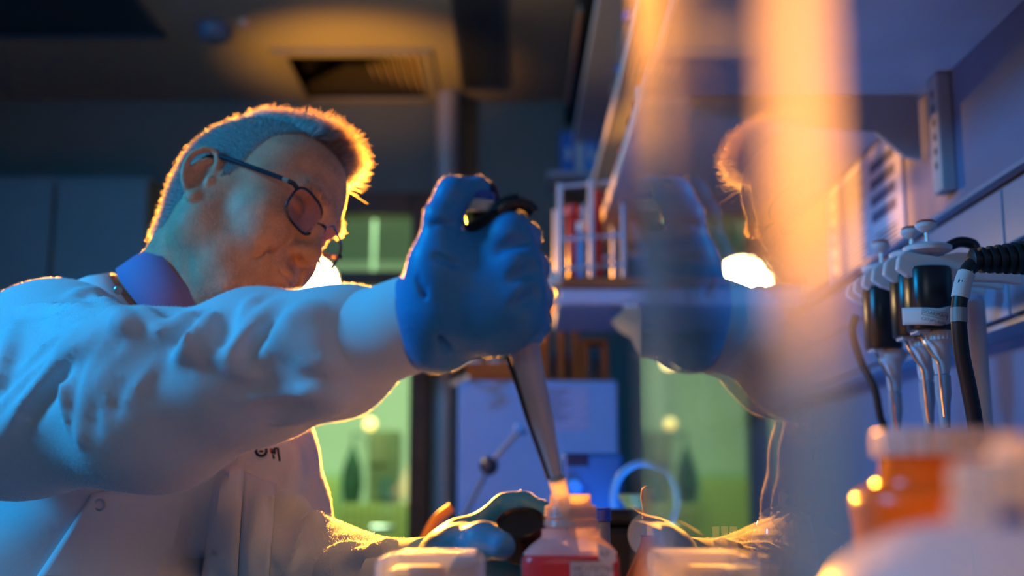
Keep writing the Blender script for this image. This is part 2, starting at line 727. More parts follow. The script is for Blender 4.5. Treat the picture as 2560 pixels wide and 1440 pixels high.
b.box((VX0, VY0, CEIL + 0.16), (VX1, VY1, CEIL + 0.165)).build('duct_opening', vdk, vent, smooth=False)
for i in range(7):
    r0 = 0.228 - i * 0.030
    q = []
    for dz in (0, 0.002):
        for r, z in ((r0, 0.004), (r0 - 0.016, 0.034)):
            for sgn in (-1, 1):
                q.append(A(cx + r, cy + sgn * r0, CEIL + z + dz))
    MB().add(q, [(0, 1, 3, 2), (4, 6, 7, 5), (0, 4, 5, 1), (2, 3, 7, 6), (0, 2, 6, 4), (1, 5, 7, 3)]).build('louvre', lvm, vent, smooth=False)
for i in range(6):
    yv = VY1 - 0.02 - i * 0.034
    w_ = 0.215 - i * 0.030
    MB().prism([A(cx - w_, yv, CEIL + 0.01), A(cx + w_, yv, CEIL + 0.01), A(cx + w_, yv - 0.02, CEIL + 0.05), A(cx - w_, yv - 0.02, CEIL + 0.05)], (0, 0.002, 0.001)).build('shaded_blade', vdk, vent, smooth=False)


def troffer(x0, x1, ya, yb, label):
    t = empty('ceiling_light', ((x0 + x1) / 2, (ya + yb) / 2, CEIL - 0.02))
    tag(t, label, 'ceiling light')
    fm = mat('troffer_frame', (0.05, 0.07, 0.11), 0.5)
    MB().box((x0, ya, CEIL - 0.012), (x1, yb, CEIL - 0.001)).build('diffuser', mat('troffer_off', (0.02, 0.03, 0.055), 0.35), t, smooth=False)
    for a in ((x0 - 0.015, ya - 0.015, x0, yb + 0.015), (x1, ya - 0.015, x1 + 0.015, yb + 0.015), (x0, ya - 0.015, x1, ya), (x0, yb, x1, yb + 0.015)):
        MB().box((a[0], a[1], CEIL - 0.016), (a[2], a[3], CEIL - 0.001)).build('frame_bar', fm, t, smooth=False)
    return t


troffer(-1.75, -1.08, 2.3, 3.5, 'wide dark unlit ceiling light panel above the man, at the upper left')
troffer(-0.16, -0.03, 2.7, 3.98, 'narrow dark unlit ceiling light strip to the right of the air vent')

sd = empty('smoke_detector', (-0.90, 3.46, CEIL - 0.04))
tag(sd, 'small round dark smoke detector on the ceiling left of the air vent', 'smoke detector')
MB().lathe([(0.02, -0.045), (0.035, -0.042), (0.05, -0.03), (0.055, -0.012), (0.055, 0)], (-0.90, 3.46, CEIL - 0.0005), n=24).build('housing', mat('detector_plastic', (0.10, 0.16, 0.24), 0.4), sd)
MB().lathe([(0.0, -0.02), (0.012, -0.018), (0.018, -0.008), (0.018, 0)], (-0.80, 3.40, CEIL - 0.002), n=16).build('glint_bead', mat('detector_indicator', (0.7, 0.45, 0.3), 0.25), sd)

# dark duct under the ceiling, right
du = empty('cable_duct', (0.24, 3.45, CEIL - 0.12))
tag(du, 'black cable duct hanging under the ceiling with an orange strip for its lit edge', 'cable duct')
dkm = mat('duct_black', (0.012, 0.016, 0.024), 0.5)
MB().box((0.185, 2.7, CEIL - 0.11), (0.50, 4.1, CEIL - 0.002)).build('casing', dkm, du, smooth=False, bevel=0.004)
MB().box((0.176, 3.05, CEIL - 0.118), (0.190, 3.85, CEIL - 0.100)).build('lit_edge_strip', mat('duct_edge_lit', (0.5, 0.3, 0.2), 0.3), du, smooth=False, bevel=0.003)  # orange lamp light put into the strip's colour

# tall cupboard far left
tc_ = empty('tall_cupboard', (-1.42, 3.85, 0))
tag(tc_, 'tall dark grey cupboard by the back wall, behind the man', 'cupboard')
cm = mat('cupboard_grey', (0.10, 0.135, 0.15), 0.5, var=0.05)
MB().box((-1.70, 3.62, 0), (-1.12, 4.12, 2.07)).build('body', cm, tc_, smooth=False, bevel=0.006)
for x0, x1 in ((-1.695, -1.415), (-1.405, -1.125)):
    d_ = MB().box((x0, 3.60, 0.08), (x1, 3.618, 2.05)).build('door', cm, tc_, smooth=False, bevel=0.003)
    xx = -1.43 if x0 < -1.5 else -1.39
    MB().tube([(xx, 3.60, 1.0), (xx, 3.575, 1.0), (xx, 3.575, 1.15), (xx, 3.60, 1.15)], 0.006, 8).build('handle', MATS['chrome'], d_)

# grey steel post beside the door
pst = tag(MB().tube([(-0.225, 4.05, 0), (-0.225, 4.05, CEIL - 0.001)], 0.042, 20).build('steel_post', mat('post_grey', (0.34, 0.35, 0.36), 0.4, 0.3)), 'round grey steel post beside the brown door frame', 'post')

# ------------------------------------------------------------------ green room contents
def globe(u, v, Y, r, col, s, label, name='globe_lamp'):
    p = at(u, v, Y)
    t = empty(name, p)
    tag(t, label, 'lamp')
    MB().lathe([(0.0001, -r)] + [(r * math.sin(a), -r * math.cos(a)) for a in np.linspace(0.15, math.pi - 0.15, 12)] + [(0.0001, r)], p, n=20).build('globe', mat(name + label[:6], (0.9, 0.8, 0.5), 0.4, emit=col, es=s), t)
    MB().tube([p + A(0, 0, r), (p[0], p[1], CEIL - 0.001)], 0.006, 8).build('cord', mat('cord_green', (0.2, 0.25, 0.2), 0.5), t)


globe(925, 1060, 6.0, 0.030, (1.0, 0.62, 0.16), 3.0, 'amber globe lamp hanging beyond the glazed door, the lower one')
globe(930, 905, 5.7, 0.036, (1.0, 0.66, 0.25), 9.0, 'bright warm globe lamp hanging beyond the glazed door, the upper one')

gc = empty('metal_locker', (-0.675, 6.3, 1.05))
tag(gc, 'dark olive locker on the wire crate beyond the glazed door', 'locker')
om = mat('locker_olive', (0.15, 0.17, 0.09), 0.5, var=0.2)
p0, p1 = at(918, 1258, 6.2), at(992, 1075, 6.2)
MB().box((p0[0], 6.2, p0[2]), (p1[0], 6.5, p1[2])).build('body', om, gc, smooth=False, bevel=0.004)
MB().box((p0[0] + 0.005, 6.19, p0[2] + 0.2), (p1[0] - 0.06, 6.2, p1[2] - 0.01)).build('door', mat('locker_door', (0.20, 0.2, 0.11), 0.5), gc, smooth=False, bevel=0.002)
MB().box((p0[0] + 0.06, 6.185, p0[2] + 0.02), (p1[0] - 0.005, 6.199, p0[2] + 0.13)).build('drawer', mat('locker_drawer', (0.07, 0.14, 0.12), 0.5), gc, smooth=False, bevel=0.002)
wc = empty('wire_crate', (-0.7, 6.3, 0.0))
tag(wc, 'tall yellow-green wire crate standing under the locker beyond the door', 'crate')
wm = mat('crate_wire', (0.50, 0.52, 0.16), 0.5)
X0, X1 = at(850, 1260, 6.15)[0], at(1012, 1260, 6.15)[0]
ZT = p0[2] - 0.002
MB().box((X0, 6.17, 0.05), (X1, 6.52, ZT)).build('lining', mat('crate_lining', (0.36, 0.38, 0.14), 0.7), wc, smooth=False)
for i in range(10):
    x = X0 + (X1 - X0) * i / 9
    MB().tube([(x, 6.16, 0.0), (x, 6.16, ZT)], 0.005, 6).build('wire', wm, wc)
for i in range(12):
    z = ZT - 0.02 - i * 0.045
    MB().tube([(X0, 6.154, z), (X1, 6.154, z)], 0.004, 6).build('wire', wm, wc)
# hanging dark coat and pale cabinet further back
hc = empty('hanging_apron', at(880, 1330, 6.6))
tag(hc, 'dark green apron hanging from a hook beyond the glazed door', 'apron')
pa = at(882, 1120, 6.6)
am = mat('apron_green', (0.03, 0.09, 0.055), 0.8, var=0.3)
MB().lathe([(0.05, -0.9), (0.055, -0.5), (0.045, -0.3), (0.06, -0.2), (0.05, -0.1), (0.02, -0.02), (0.006, 0.02)], pa, n=18).build('cloth', am, hc)
MB().tube([pa + A(0, 0, 0.01), pa + A(0, 0, 0.08), pa + A(0, 0.59, 0.08)], 0.005, 8).build('hook', am, hc)
pcb = empty('pale_cabinet', at(800, 1300, 6.9))
tag(pcb, 'pale mint cabinet against the far wall beyond the glazed door', 'cabinet')
q0, q1 = at(730, 1230, 6.8), at(855, 1180, 6.8)
MB().box((q0[0] - 0.2, 6.8, 0), (q1[0], 7.18, q1[2])).build('body', mat('cab_mint', (0.45, 0.62, 0.42), 0.5), pcb, smooth=False, bevel=0.005)
MB().box((q0[0] - 0.19, 6.785, 0.1), (q1[0] - 0.02, 6.799, q1[2] - 0.03)).build('door', mat('cab_yellow', (0.55, 0.60, 0.20), 0.5), pcb, smooth=False, bevel=0.003)

# ------------------------------------------------------------------ the work lamp behind the man
LP = at(772, 712, 3.4)
lamp = empty('work_lamp', (-0.86, 3.40, 0))
tag(lamp, 'glaring round work lamp on a stand behind the man, shining at the camera', 'work lamp')
bk = mat('lamp_black', (0.02, 0.02, 0.022), 0.4)
ldir = unit(A(0.22, -1, -0.10))
MB().lathe([(0.03, -0.10), (0.05, -0.085), (0.084, -0.04), (0.090, 0.004), (0.084, 0.004), (0.080, -0.004)], LP, ldir, n=36).build('housing', bk, lamp)
MB().lathe([(0.0001, 0.001), (0.03, 0.0008), (0.080, 0)], LP - ldir * 0.001, ldir, n=36).build('diffuser', mat('lamp_face', (1, 0.9, 0.7), 0.4, emit=(1.0, 0.72, 0.32), es=60), lamp)
hub = LP - ldir * 0.10
MB().tube(spline([hub, hub + A(-0.08, 0.05, -0.01), (-0.80, 3.42, LP[2] - 0.02), (-0.86, 3.40, LP[2] - 0.04)], 5), 0.011, 10).build('arm', bk, lamp)
MB().tube([(-0.86, 3.40, 0.35), (-0.86, 3.40, LP[2])], 0.013, 12).build('pole', bk, lamp)
for k in range(3):
    a = k * 2.094 + 0.5
    MB().tube([(-0.86, 3.40, 0.5), (-0.86 + 0.3 * math.cos(a), 3.40 + 0.2 * math.sin(a), 0.012)], 0.01, 8).build('leg', bk, lamp)
for nm, kd, off, tgt, en, sz, kw in (('lamp_beam', 'SPOT', ldir * 0.015, A(-0.10, 0, 1.24), 2300, 0.055, dict(angle=0.54, blend=0.35)),
                                     ('lamp_wide', 'AREA', ldir * 0.012, LP + A(0.3, -1, 0), 1.2, 0.12, dict(shape='DISK')),
                                     ('side_fill_spot', 'SPOT', A(0.09, -0.03, 0.0), A(0.20, 2.75, 1.70), 210, 0.03, dict(angle=0.52, blend=0.35)),
                                     ('ceiling_fill_spot', 'SPOT', A(0, 0.02, 0.115), A(-0.50, 3.70, CEIL), 36, 0.03, dict(angle=1.3, blend=1.0))):
    # beam to the front, weak wide light off the glass, added spots for the side shelves and ceiling
    q = light(nm, kd, LP + off, tgt, en, (1.0, 0.35, 0.026), sz, **kw)
    q.parent = lamp
    q.location = A(*q.location) - A(*lamp.location)

# ------------------------------------------------------------------ bench
bench = empty('lab_bench', (0.17, 1.3, 0))
tag(bench, 'long dark-topped laboratory bench along the right wall', 'bench')
lam = mat('bench_laminate', (0.05, 0.06, 0.08), 0.35, var=0.05)  # worktop darkened to cut warm bounce from the beam
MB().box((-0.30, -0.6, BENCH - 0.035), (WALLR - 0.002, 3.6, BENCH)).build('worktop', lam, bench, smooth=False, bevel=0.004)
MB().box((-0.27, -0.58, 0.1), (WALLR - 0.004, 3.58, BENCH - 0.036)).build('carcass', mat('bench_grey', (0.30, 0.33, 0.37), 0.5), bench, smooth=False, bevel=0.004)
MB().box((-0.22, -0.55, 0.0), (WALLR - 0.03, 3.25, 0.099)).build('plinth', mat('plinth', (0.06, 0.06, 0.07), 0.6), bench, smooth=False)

# ------------------------------------------------------------------ right wall: trunking, shelves, brackets, poster
tr = empty('wall_trunking', (WALLR - 0.02, 1.8, 1.30))
tag(tr, 'white dado cable trunking running along the right wall above the bench', 'cable trunking')
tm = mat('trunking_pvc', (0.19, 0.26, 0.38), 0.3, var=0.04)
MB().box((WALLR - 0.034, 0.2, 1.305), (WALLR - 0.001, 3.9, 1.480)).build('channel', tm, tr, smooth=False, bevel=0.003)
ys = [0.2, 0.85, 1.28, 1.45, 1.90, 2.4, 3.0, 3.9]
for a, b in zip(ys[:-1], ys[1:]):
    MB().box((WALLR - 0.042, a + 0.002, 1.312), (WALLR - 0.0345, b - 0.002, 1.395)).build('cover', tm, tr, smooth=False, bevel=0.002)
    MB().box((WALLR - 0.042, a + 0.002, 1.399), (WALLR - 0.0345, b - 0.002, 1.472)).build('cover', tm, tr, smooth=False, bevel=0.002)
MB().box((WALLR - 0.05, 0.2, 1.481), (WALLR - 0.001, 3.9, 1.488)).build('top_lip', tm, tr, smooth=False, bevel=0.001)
MB().box((WALLR - 0.05, 0.2, 1.297), (WALLR - 0.001, 3.9, 1.304)).build('bottom_lip', tm, tr, smooth=False, bevel=0.001)

edgem = mat('shelf_edge', (0.85, 0.82, 0.80), 0.3, 0.0)
shm = mat('shelf_laminate', (0.42, 0.48, 0.58), 0.5, var=0.05)


def wallshelf(x0, za, ya, yb, label, th=0.022):
    s = empty('wall_shelf', ((x0 + WALLR) / 2, (ya + yb) / 2, za))
    tag(s, label, 'shelf', 'wall shelves on the right wall')
    MB().box((x0 + 0.006, ya, za), (WALLR - 0.001, yb, za + th)).build('board', shm, s, smooth=False)
    MB().box((x0, ya, za - 0.002), (x0 + 0.006, yb, za + th + 0.003)).build('edge_trim', edgem, s, smooth=False, bevel=0.002)
    return s


Z6, Z5, Z4 = 1.715, 1.935, 2.28
s6 = wallshelf(0.206, Z6, 0.75, 4.10, 'lowest wall shelf, its bright front edge nearest the acrylic screen')
s5 = wallshelf(0.222, Z5, 1.2, 3.75, 'middle wall shelf on the right wall, with clear bottles')
s4 = wallshelf(0.208, Z4, 1.6, 4.12, 'topmost wall shelf close under the ceiling')
brm = mat('bracket_steel', (0.36, 0.42, 0.46), 0.45, 0.1)
for y in (1.81, 2.95):
    poly = [A(WALLR - 0.012, y, Z6 - 0.001), A(0.28, y, Z6 - 0.001), A(0.28, y, Z6 - 0.03), A(0.50, y, Z6 - 0.055), A(0.57, y, Z6 - 0.06), A(0.612, y, Z6 - 0.098), A(WALLR - 0.012, y, Z6 - 0.103)]
    MB().prism(poly, (0, 0.012, 0)).build('bracket', brm, s6, smooth=False)
for y in (1.70, 2.98):
    up_ = empty('slotted_upright', (WALLR - 0.01, y, 1.535))
    tag(up_, 'grey slotted steel shelf upright on the right wall, ' + ('beside the printed notice' if y < 2 else 'the far one by the wire rack'), 'shelf upright')
    MB().box((WALLR - 0.022, y, 1.535), (WALLR - 0.001, y + 0.04, Z6 - 0.002)).build('strip', brm, up_, smooth=False, bevel=0.002)
    MB().box((WALLR - 0.022, y + 0.002, Z6 + 0.03), (WALLR - 0.001, y + 0.04, Z5 - 0.004)).build('strip', brm, up_, smooth=False, bevel=0.002)
    for k in range(6):
        z = 1.57 + k * 0.022
        MB().box((WALLR - 0.0232, y + 0.016, z), (WALLR - 0.0221, y + 0.022, z + 0.010)).build('slot', dkm, up_, smooth=False)

po = empty('wall_notice', (WALLR - 0.003, 2.15, 1.50))
tag(po, 'white printed notice with dark text blocks on the right wall under the shelf', 'notice')
MB().box((WALLR - 0.004, 1.93, 1.50), (WALLR - 0.001, 2.42, 1.706)).build('sheet', mat('notice_paper', (0.62, 0.68, 0.85), 0.7), po, smooth=False)
ink = mat('print_ink', (0.02, 0.022, 0.03), 0.7)
for i in range(4):
    MB().box((WALLR - 0.0046, 1.965, 1.662 - i * 0.030), (WALLR - 0.0041, 2.10, 1.680 - i * 0.030)).build('text_block', mat('print_block', (0.10, 0.13, 0.24), 0.7), po, smooth=False)
for i in range(22):
    z = 1.688 - i * 0.008
    MB().box((WALLR - 0.0046, 2.14 + 0.01 * (i % 3), z), (WALLR - 0.0041, 2.40 - 0.02 * (i % 4), z + 0.0025)).build('text_line', ink, po, smooth=False)
for i in range(5):
    z = 1.545 - i * 0.008
    MB().box((WALLR - 0.0046, 1.965, z), (WALLR - 0.0041, 2.08 - 0.015 * (i % 3), z + 0.0025)).build('text_line', ink, po, smooth=False)

# ---- bottles and boxes on the shelves
clear = glassmat('clear_glass', (0.96, 0.97, 1.0), 1.48, 0.02, 0.10, (0.8, 0.8, 0.85))
amber = mat('amber_glass', (0.55, 0.13, 0.015), 0.12, transl=0.5, transp=0.25)
bluep = mat('blue_plastic', (0.03, 0.18, 0.60), 0.35)
paperm = mat('label_paper', (0.75, 0.76, 0.82), 0.7)
redp = mat('red_plastic', (0.38, 0.02, 0.03), 0.35)
whitep = mat('white_plastic', (0.72, 0.73, 0.76), 0.35)


def bottle(p, r, h, glass, capm, label, cat='bottle', group=None, lab=True, name='reagent_bottle'):
    t = empty(name, p)
    tag(t, label, cat, group)
    MB().lathe([(r * 0.93, 0), (r, 0.004), (r, h * 0.62), (r * 0.9, h * 0.70), (r * 0.45, h * 0.80), (r * 0.42, h * 0.86)], p, n=24).build('glass_body', glass, t)
    MB().lathe([(r * 0.55, h * 0.861), (r * 0.57, h * 0.87), (r * 0.57, h * 0.98), (r * 0.5, h)], p, n=20).build('cap', capm, t)
    if lab:
        q = []
        n = 12
        for z in (h * 0.15, h * 0.52):
            q.append([p + A((r + 0.0006) * math.cos(a), (r + 0.0006) * math.sin(a), z) for a in np.linspace(math.pi * 0.95, math.pi * 1.75, n)])
        MB().grid(np.array(q)).build('label', paperm, t, solid=0.0004)
    return t


bottle(A(0.245, 2.02, Z6 + 0.022), 0.026, 0.12, amber, redp, 'amber bottle with white label on the lowest wall shelf, nearest the screen')
bottle(A(0.250, 2.25, Z6 + 0.022), 0.026, 0.115, amber, redp, 'second amber bottle with a white label on the lowest wall shelf')
bottle(A(0.250, 2.55, Z6 + 0.022), 0.024, 0.11, amber, redp, 'red-capped amber bottle farthest along the lowest wall shelf')
bottle(A(0.260, 2.10, Z5 + 0.022), 0.034, 0.20, clear, whitep, 'tall clear glass bottle on the middle wall shelf, cut by the frame top', lab=False)
bottle(A(0.252, 2.42, Z5 + 0.022), 0.030, 0.15, clear, bluep, 'clear glass bottle with blue cap on the middle wall shelf', lab=False)
bottle(A(0.262, 2.72, Z5 + 0.022), 0.030, 0.14, clear, bluep, 'smaller clear bottle with blue cap at the far part of the middle wall shelf', lab=False)

# small shelf on the back wall with blue boxes
bs = empty('back_shelf', (0.2, 4.05, 2.14))
tag(bs, 'small shelf fixed to the back wall under the blue boxes', 'shelf')
zb = at(1440, 442, 4.0)[2]
MB().box((0.12, 3.92, zb - 0.02), (0.42, 4.149, zb)).build('board', shm, bs, smooth=False, bevel=0.003)
for x in (0.15, 0.38):
    MB().prism([A(x, 4.149, zb - 0.021), A(x, 3.95, zb - 0.021), A(x, 4.149, zb - 0.12)], (0.01, 0, 0)).build('bracket', brm, bs, smooth=False)
for i, (u0, u1, vt, m_, lb) in enumerate(((1402, 1438, 335, bluep, 'dark blue box file on the back shelf, leftmost'), (1440, 1458, 345, whitep, 'narrow white folder between the blue boxes on the back shelf'),
                                          (1460, 1492, 308, mat('sky_plastic', (0.06, 0.32, 0.75), 0.4), 'taller sky-blue box on the back shelf'), (1494, 1516, 318, mat('navy_plastic', (0.015, 0.05, 0.32), 0.4), 'navy blue box on the back shelf, rightmost'))):
    a, b = at(u0, 440, 3.98), at(u1, vt, 3.98)
    t = empty('storage_box', ((a[0] + b[0]) / 2, 4.03, zb))
    tag(t, lb, 'box')
    MB().box((a[0], 3.96, zb + 0.0005), (b[0] - 0.002, 4.12, b[2] - 0.02)).build('body', m_, t, smooth=False, bevel=0.003)
    MB().box((a[0] - 0.001, 3.957, b[2] - 0.0195), (b[0] - 0.001, 4.122, b[2])).build('lid', m_, t, smooth=False, bevel=0.003)
    MB().box(((a[0] + b[0]) / 2 - 0.008, 3.9585, zb + 0.05), ((a[0] + b[0]) / 2 + 0.008, 3.9598, zb + 0.09)).build('label', paperm, t, smooth=False)

# brown-edged wall cabinet with the white wire rack on it
WY = 2.45
ca, cb = at(1400, 762, WY), at(1625, 692, WY)
wcab = empty('wall_cabinet', ((ca[0] + WALLR) / 2, WY + 0.2, ca[2]))
tag(wcab, 'low lavender wall cabinet with a brown wooden top edge, below the wire rack', 'cabinet')
ztop = cb[2]
MB().box((ca[0], WY + 0.01, ca[2]), (WALLR - 0.045, WY + 0.42, ztop - 0.022)).build('body', mat('cabinet_lavender', (0.36, 0.42, 0.60), 0.5), wcab, smooth=False, bevel=0.003)
MB().box((ca[0] - 0.004, WY, ztop - 0.0215), (WALLR - 0.045, WY + 0.43, ztop)).build('top_board', mat('brown_wood', (0.30, 0.10, 0.03), 0.4, var=0.3, vscale=20), wcab, smooth=False, bevel=0.003)
MB().box((ca[0] + 0.01, WY + 0.004, ca[2] + 0.004), (0.36, WY + 0.0098, ztop - 0.026)).build('door', mat('cabinet_door', (0.40, 0.46, 0.66), 0.45), wcab, smooth=False, bevel=0.002)
rk = empty('wire_rack', (0.2, WY + 0.15, ztop))
tag(rk, 'white plastic-coated wire rack standing on the brown-edged cabinet', 'rack')
rm = mat('rack_dim_blue', (0.30, 0.40, 0.55), 0.35)  # white wire, dim bluish light put into its colour
xa, xb = at(1398, 600, WY + 0.05)[0], at(1560, 600, WY + 0.05)[0]
zr = at(1400, 445, WY + 0.05)[2]
for x in (xa, (xa + xb) / 2, xb):
    for y in (WY + 0.05, WY + 0.30):
        if x == xa:
            y += 0.05
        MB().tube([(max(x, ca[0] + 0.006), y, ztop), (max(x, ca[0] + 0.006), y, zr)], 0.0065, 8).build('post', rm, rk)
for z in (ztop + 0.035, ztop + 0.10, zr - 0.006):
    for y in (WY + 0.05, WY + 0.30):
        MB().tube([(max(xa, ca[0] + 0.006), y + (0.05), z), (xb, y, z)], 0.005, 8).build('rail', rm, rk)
for i, (u, v, m_, lb) in enumerate(((1490, 510, redp, 'dark red capped vial in the wire rack, rightmost'), (1432, 545, redp, 'dark red vial in the wire rack, leftmost'), (1452, 590, mat('sky_plastic', (0.06, 0.32, 0.75), 0.4), 'light blue tube in the wire rack between the red vials'))):
    p = at(u, v, WY + 0.18)
    t = empty('sample_vial', (p[0], WY + 0.18, ztop))
    tag(t, lb, 'vial')
    MB().lathe([(0.010, 0.0005), (0.013, 0.006), (0.013, p[2] - ztop), (0.009, p[2] - ztop + 0.008)], (p[0], WY + 0.18, ztop), n=16).build('tube', m_, t)
    MB().lathe([(0.0145, p[2] - ztop + 0.0082), (0.0145, p[2] - ztop + 0.028), (0.012, p[2] - ztop + 0.03)], (p[0], WY + 0.18, ztop), n=16).build('cap', whitep if i == 2 else redp, t)
cp = empty('crumpled_tissue', (ca[0], WY + 0.1, ztop))
tag(cp, 'crumpled white tissue lit orange at the left end of the brown-edged cabinet', 'tissue')
g = SDF(np.arange(ca[0] - 0.1, ca[0] + 0.12, 0.004), np.arange(WY - 0.06, WY + 0.2, 0.004), np.arange(ztop - 0.09, ztop + 0.08, 0.004))
for k in range(14):
    c = A(ca[0] - 0.012 + RNG.normal() * 0.026, WY + 0.04 + RNG.normal() * 0.02, ztop + 0.000 + RNG.normal() * 0.018)
    e = c + RNG.normal(size=3) * 0.02
    g.cap(c, e, 0.009, 0.004, k=0.006)
V, F = g.mesh(1)
fastmesh('tissue_sheet', V, F, mat('tissue', (0.85, 0.82, 0.8), 0.8, transl=0.35), cp)

# sheet added in the outline of a bright warm patch under the cabinet
pb = empty('bright_patch_sheet', at(1570, 830, 2.44))
tag(pb, 'cream sheet added as the bright patch below the lavender cabinet', 'paper')
pts = [(1529, 803), (1566, 768), (1609, 768), (1607, 892), (1592, 872), (1580, 845), (1560, 836), (1545, 825)]
MB().prism([at(u, v, 2.44) for u, v in pts], (0, 0.0015, 0)).build('sheet', mat('bright_patch_cream', (0.95, 0.80, 0.58), 0.8, transl=0.75), pb, smooth=False)
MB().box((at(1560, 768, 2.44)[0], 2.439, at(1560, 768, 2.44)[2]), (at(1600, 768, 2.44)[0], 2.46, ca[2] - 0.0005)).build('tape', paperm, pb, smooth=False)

# ---- fridge at the end of the bench with a notice and an articulated arm
FY = 2.98
f0, f1 = at(1141, 1440, FY), at(1545, 950, FY)
fr = empty('bench_fridge', ((f0[0] + f1[0]) / 2, FY + 0.25, BENCH))
tag(fr, 'white bench-top fridge with a printed sheet, at the far end of the bench', 'fridge')
frm = mat('fridge_blue_lit', (0.22, 0.45, 0.88), 0.4, var=0.04)  # white fridge, the blue light put into its colour
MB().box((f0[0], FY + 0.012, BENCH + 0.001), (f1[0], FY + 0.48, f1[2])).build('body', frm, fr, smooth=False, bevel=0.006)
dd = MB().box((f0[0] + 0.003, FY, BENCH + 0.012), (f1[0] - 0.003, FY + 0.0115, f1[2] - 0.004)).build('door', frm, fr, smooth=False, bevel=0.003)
MB().box((f0[0] - 0.001, FY + 0.02, BENCH + 0.05), (f0[0] + 0.0, FY + 0.4, f1[2] - 0.05)).build('seal', dkm, fr, smooth=False)
sh0, sh1 = at(1325, 1075, FY - 0.001), at(1470, 965, FY - 0.001)
ns = MB().box((sh0[0], FY - 0.0012, sh0[2]), (sh1[0], FY - 0.0004, sh1[2])).build('notice', mat('notice_lilac', (0.40, 0.46, 0.80), 0.6), fr, smooth=False)
for i in range(8):
    z = sh1[2] - 0.012 - i * 0.0105
    MB().box((sh0[0] + 0.012, FY - 0.0016, z), (sh0[0] + 0.10 - 0.012 * (i % 3), FY - 0.0013, z + 0.004)).build('text_line', mat('faint_ink', (0.10, 0.14, 0.30), 0.7), ns, smooth=False)
for v in (908, 950):
    a, b = at(1128, v + 12, FY - 0.10), at(1168, v - 8, FY - 0.10)
    t = empty('glint_peg', (a + b) / 2)  # pegs for two orange glints, the warmth put into the metal colour
    tag(t, 'short shiny metal peg catching orange light left of the fridge, ' + ('the upper one' if v == 908 else 'the lower one'), 'peg', None)
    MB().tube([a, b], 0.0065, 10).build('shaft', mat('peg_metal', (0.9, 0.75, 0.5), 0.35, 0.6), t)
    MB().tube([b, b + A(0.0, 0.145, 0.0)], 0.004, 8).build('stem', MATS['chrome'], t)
ar = empty('jointed_arm', at(1150, 1300, 2.4))
tag(ar, 'grey jointed clamp arm with a dark ball joint in front of the fridge', 'clamp arm')
agm = mat('arm_grey', (0.16, 0.20, 0.30), 0.4)
j0, j1, j2 = at(1150, 1310, 2.42), at(1222, 1165, 2.42), at(1300, 1075, 2.42)
MB().tube([A(j0[0], j0[1], BENCH), j0], 0.009, 10).build('stem', agm, ar)
MB().tube([j0, j1], 0.006, 10).build('lower_rod', agm, ar)
MB().tube([j1, j2], 0.005, 10).build('upper_rod', agm, ar)
MB().lathe([(0.0001, -0.02), (0.012, -0.016), (0.019, 0), (0.012, 0.016), (0.0001, 0.02)], j1, (0, -1, 0), n=18).build('ball_joint', mat('arm_dark', (0.02, 0.03, 0.06), 0.4), ar)
MB().lathe([(0.012, -0.006), (0.014, 0), (0.012, 0.008)], j2, unit(j2 - j1), n=16).build('clamp_end', mat('arm_blue', (0.05, 0.30, 0.75), 0.4), ar)

# orange acrylic rack and bottles on the fridge
orm = mat('orange_acrylic', (0.50, 0.14, 0.012), 0.25, transl=0.45)
kr = empty('orange_rack', (0.1, FY + 0.15, f1[2]))
tag(kr, 'orange acrylic tube rack standing on the fridge', 'rack')
za, zc = f1[2] + 0.0005, at(1400, 800, FY + 0.1)[2]
for u0, u1, vt in ((1340, 1372, 830), (1394, 1412, 800), (1430, 1446, 800), (1452, 1470, 858), (1506, 1520, 862)):
    a, b = at(u0, 940, FY + 0.1), at(u1, vt, FY + 0.1)
    MB().box((a[0], FY + 0.1, za + 0.012), (b[0], FY + 0.2, b[2])).build('upright', orm, kr, smooth=False, bevel=0.002)
a, b = at(1330, 940, FY + 0.1), at(1522, 925, FY + 0.1)
MB().box((a[0], FY + 0.08, za), (b[0], FY + 0.22, za + 0.0115)).build('base', orm, kr, smooth=False, bevel=0.002)
a, b = at(1394, 815, FY + 0.1), at(1446, 800, FY + 0.1)
MB().box((a[0], FY + 0.095, b[2] + 0.0005), (b[0], FY + 0.205, b[2] + 0.012)).build('crossbar', orm, kr, smooth=False, bevel=0.002)
a, b = at(1452, 815, FY + 0.1), at(1520, 858, FY + 0.1)
MB().box((a[0], FY + 0.095, b[2] + 0.0005), (b[0], FY + 0.205, b[2] + 0.010)).build('crossbar', orm, kr, smooth=False, bevel=0.002)
for u, lb in ((1383, 'left of the crossbar'), (1421, 'under the crossbar'), (1488, 'at the right end')):
    p = at(u, 900, FY + 0.15)
    t = empty('blue_tube', (p[0], FY + 0.15, za + 0.012))
    tag(t, 'dark blue tube held in the orange rack, ' + lb, 'tube')
    MB().lathe([(0.004, 0), (0.0065, 0.006), (0.0065, 0.055), (0.0055, 0.056)], (p[0], FY + 0.15, za + 0.012), n=14).build('body', mat('tube_blue', (0.02, 0.06, 0.16), 0.3), t)
    MB().lathe([(0.0075, 0.0562), (0.0075, 0.066), (0.006, 0.068)], (p[0], FY + 0.15, za + 0.012), n=14).build('cap', bluep, t)
tb = empty('amber_tray', (-0.04, FY + 0.15, f1[2]))
tag(tb, 'low orange tray with white tubs on the left of the fridge top', 'tray')
a, b = at(1165, 940, FY + 0.06), at(1322, 905, FY + 0.06)
MB().box((a[0], FY + 0.06, za), (b[0], FY + 0.24, za + 0.008)).build('floor_plate', orm, tb, smooth=False, bevel=0.002)
MB().box((a[0], FY + 0.06, za + 0.0085), (b[0], FY + 0.066, b[2])).build('front_rail', orm, tb, smooth=False, bevel=0.002)
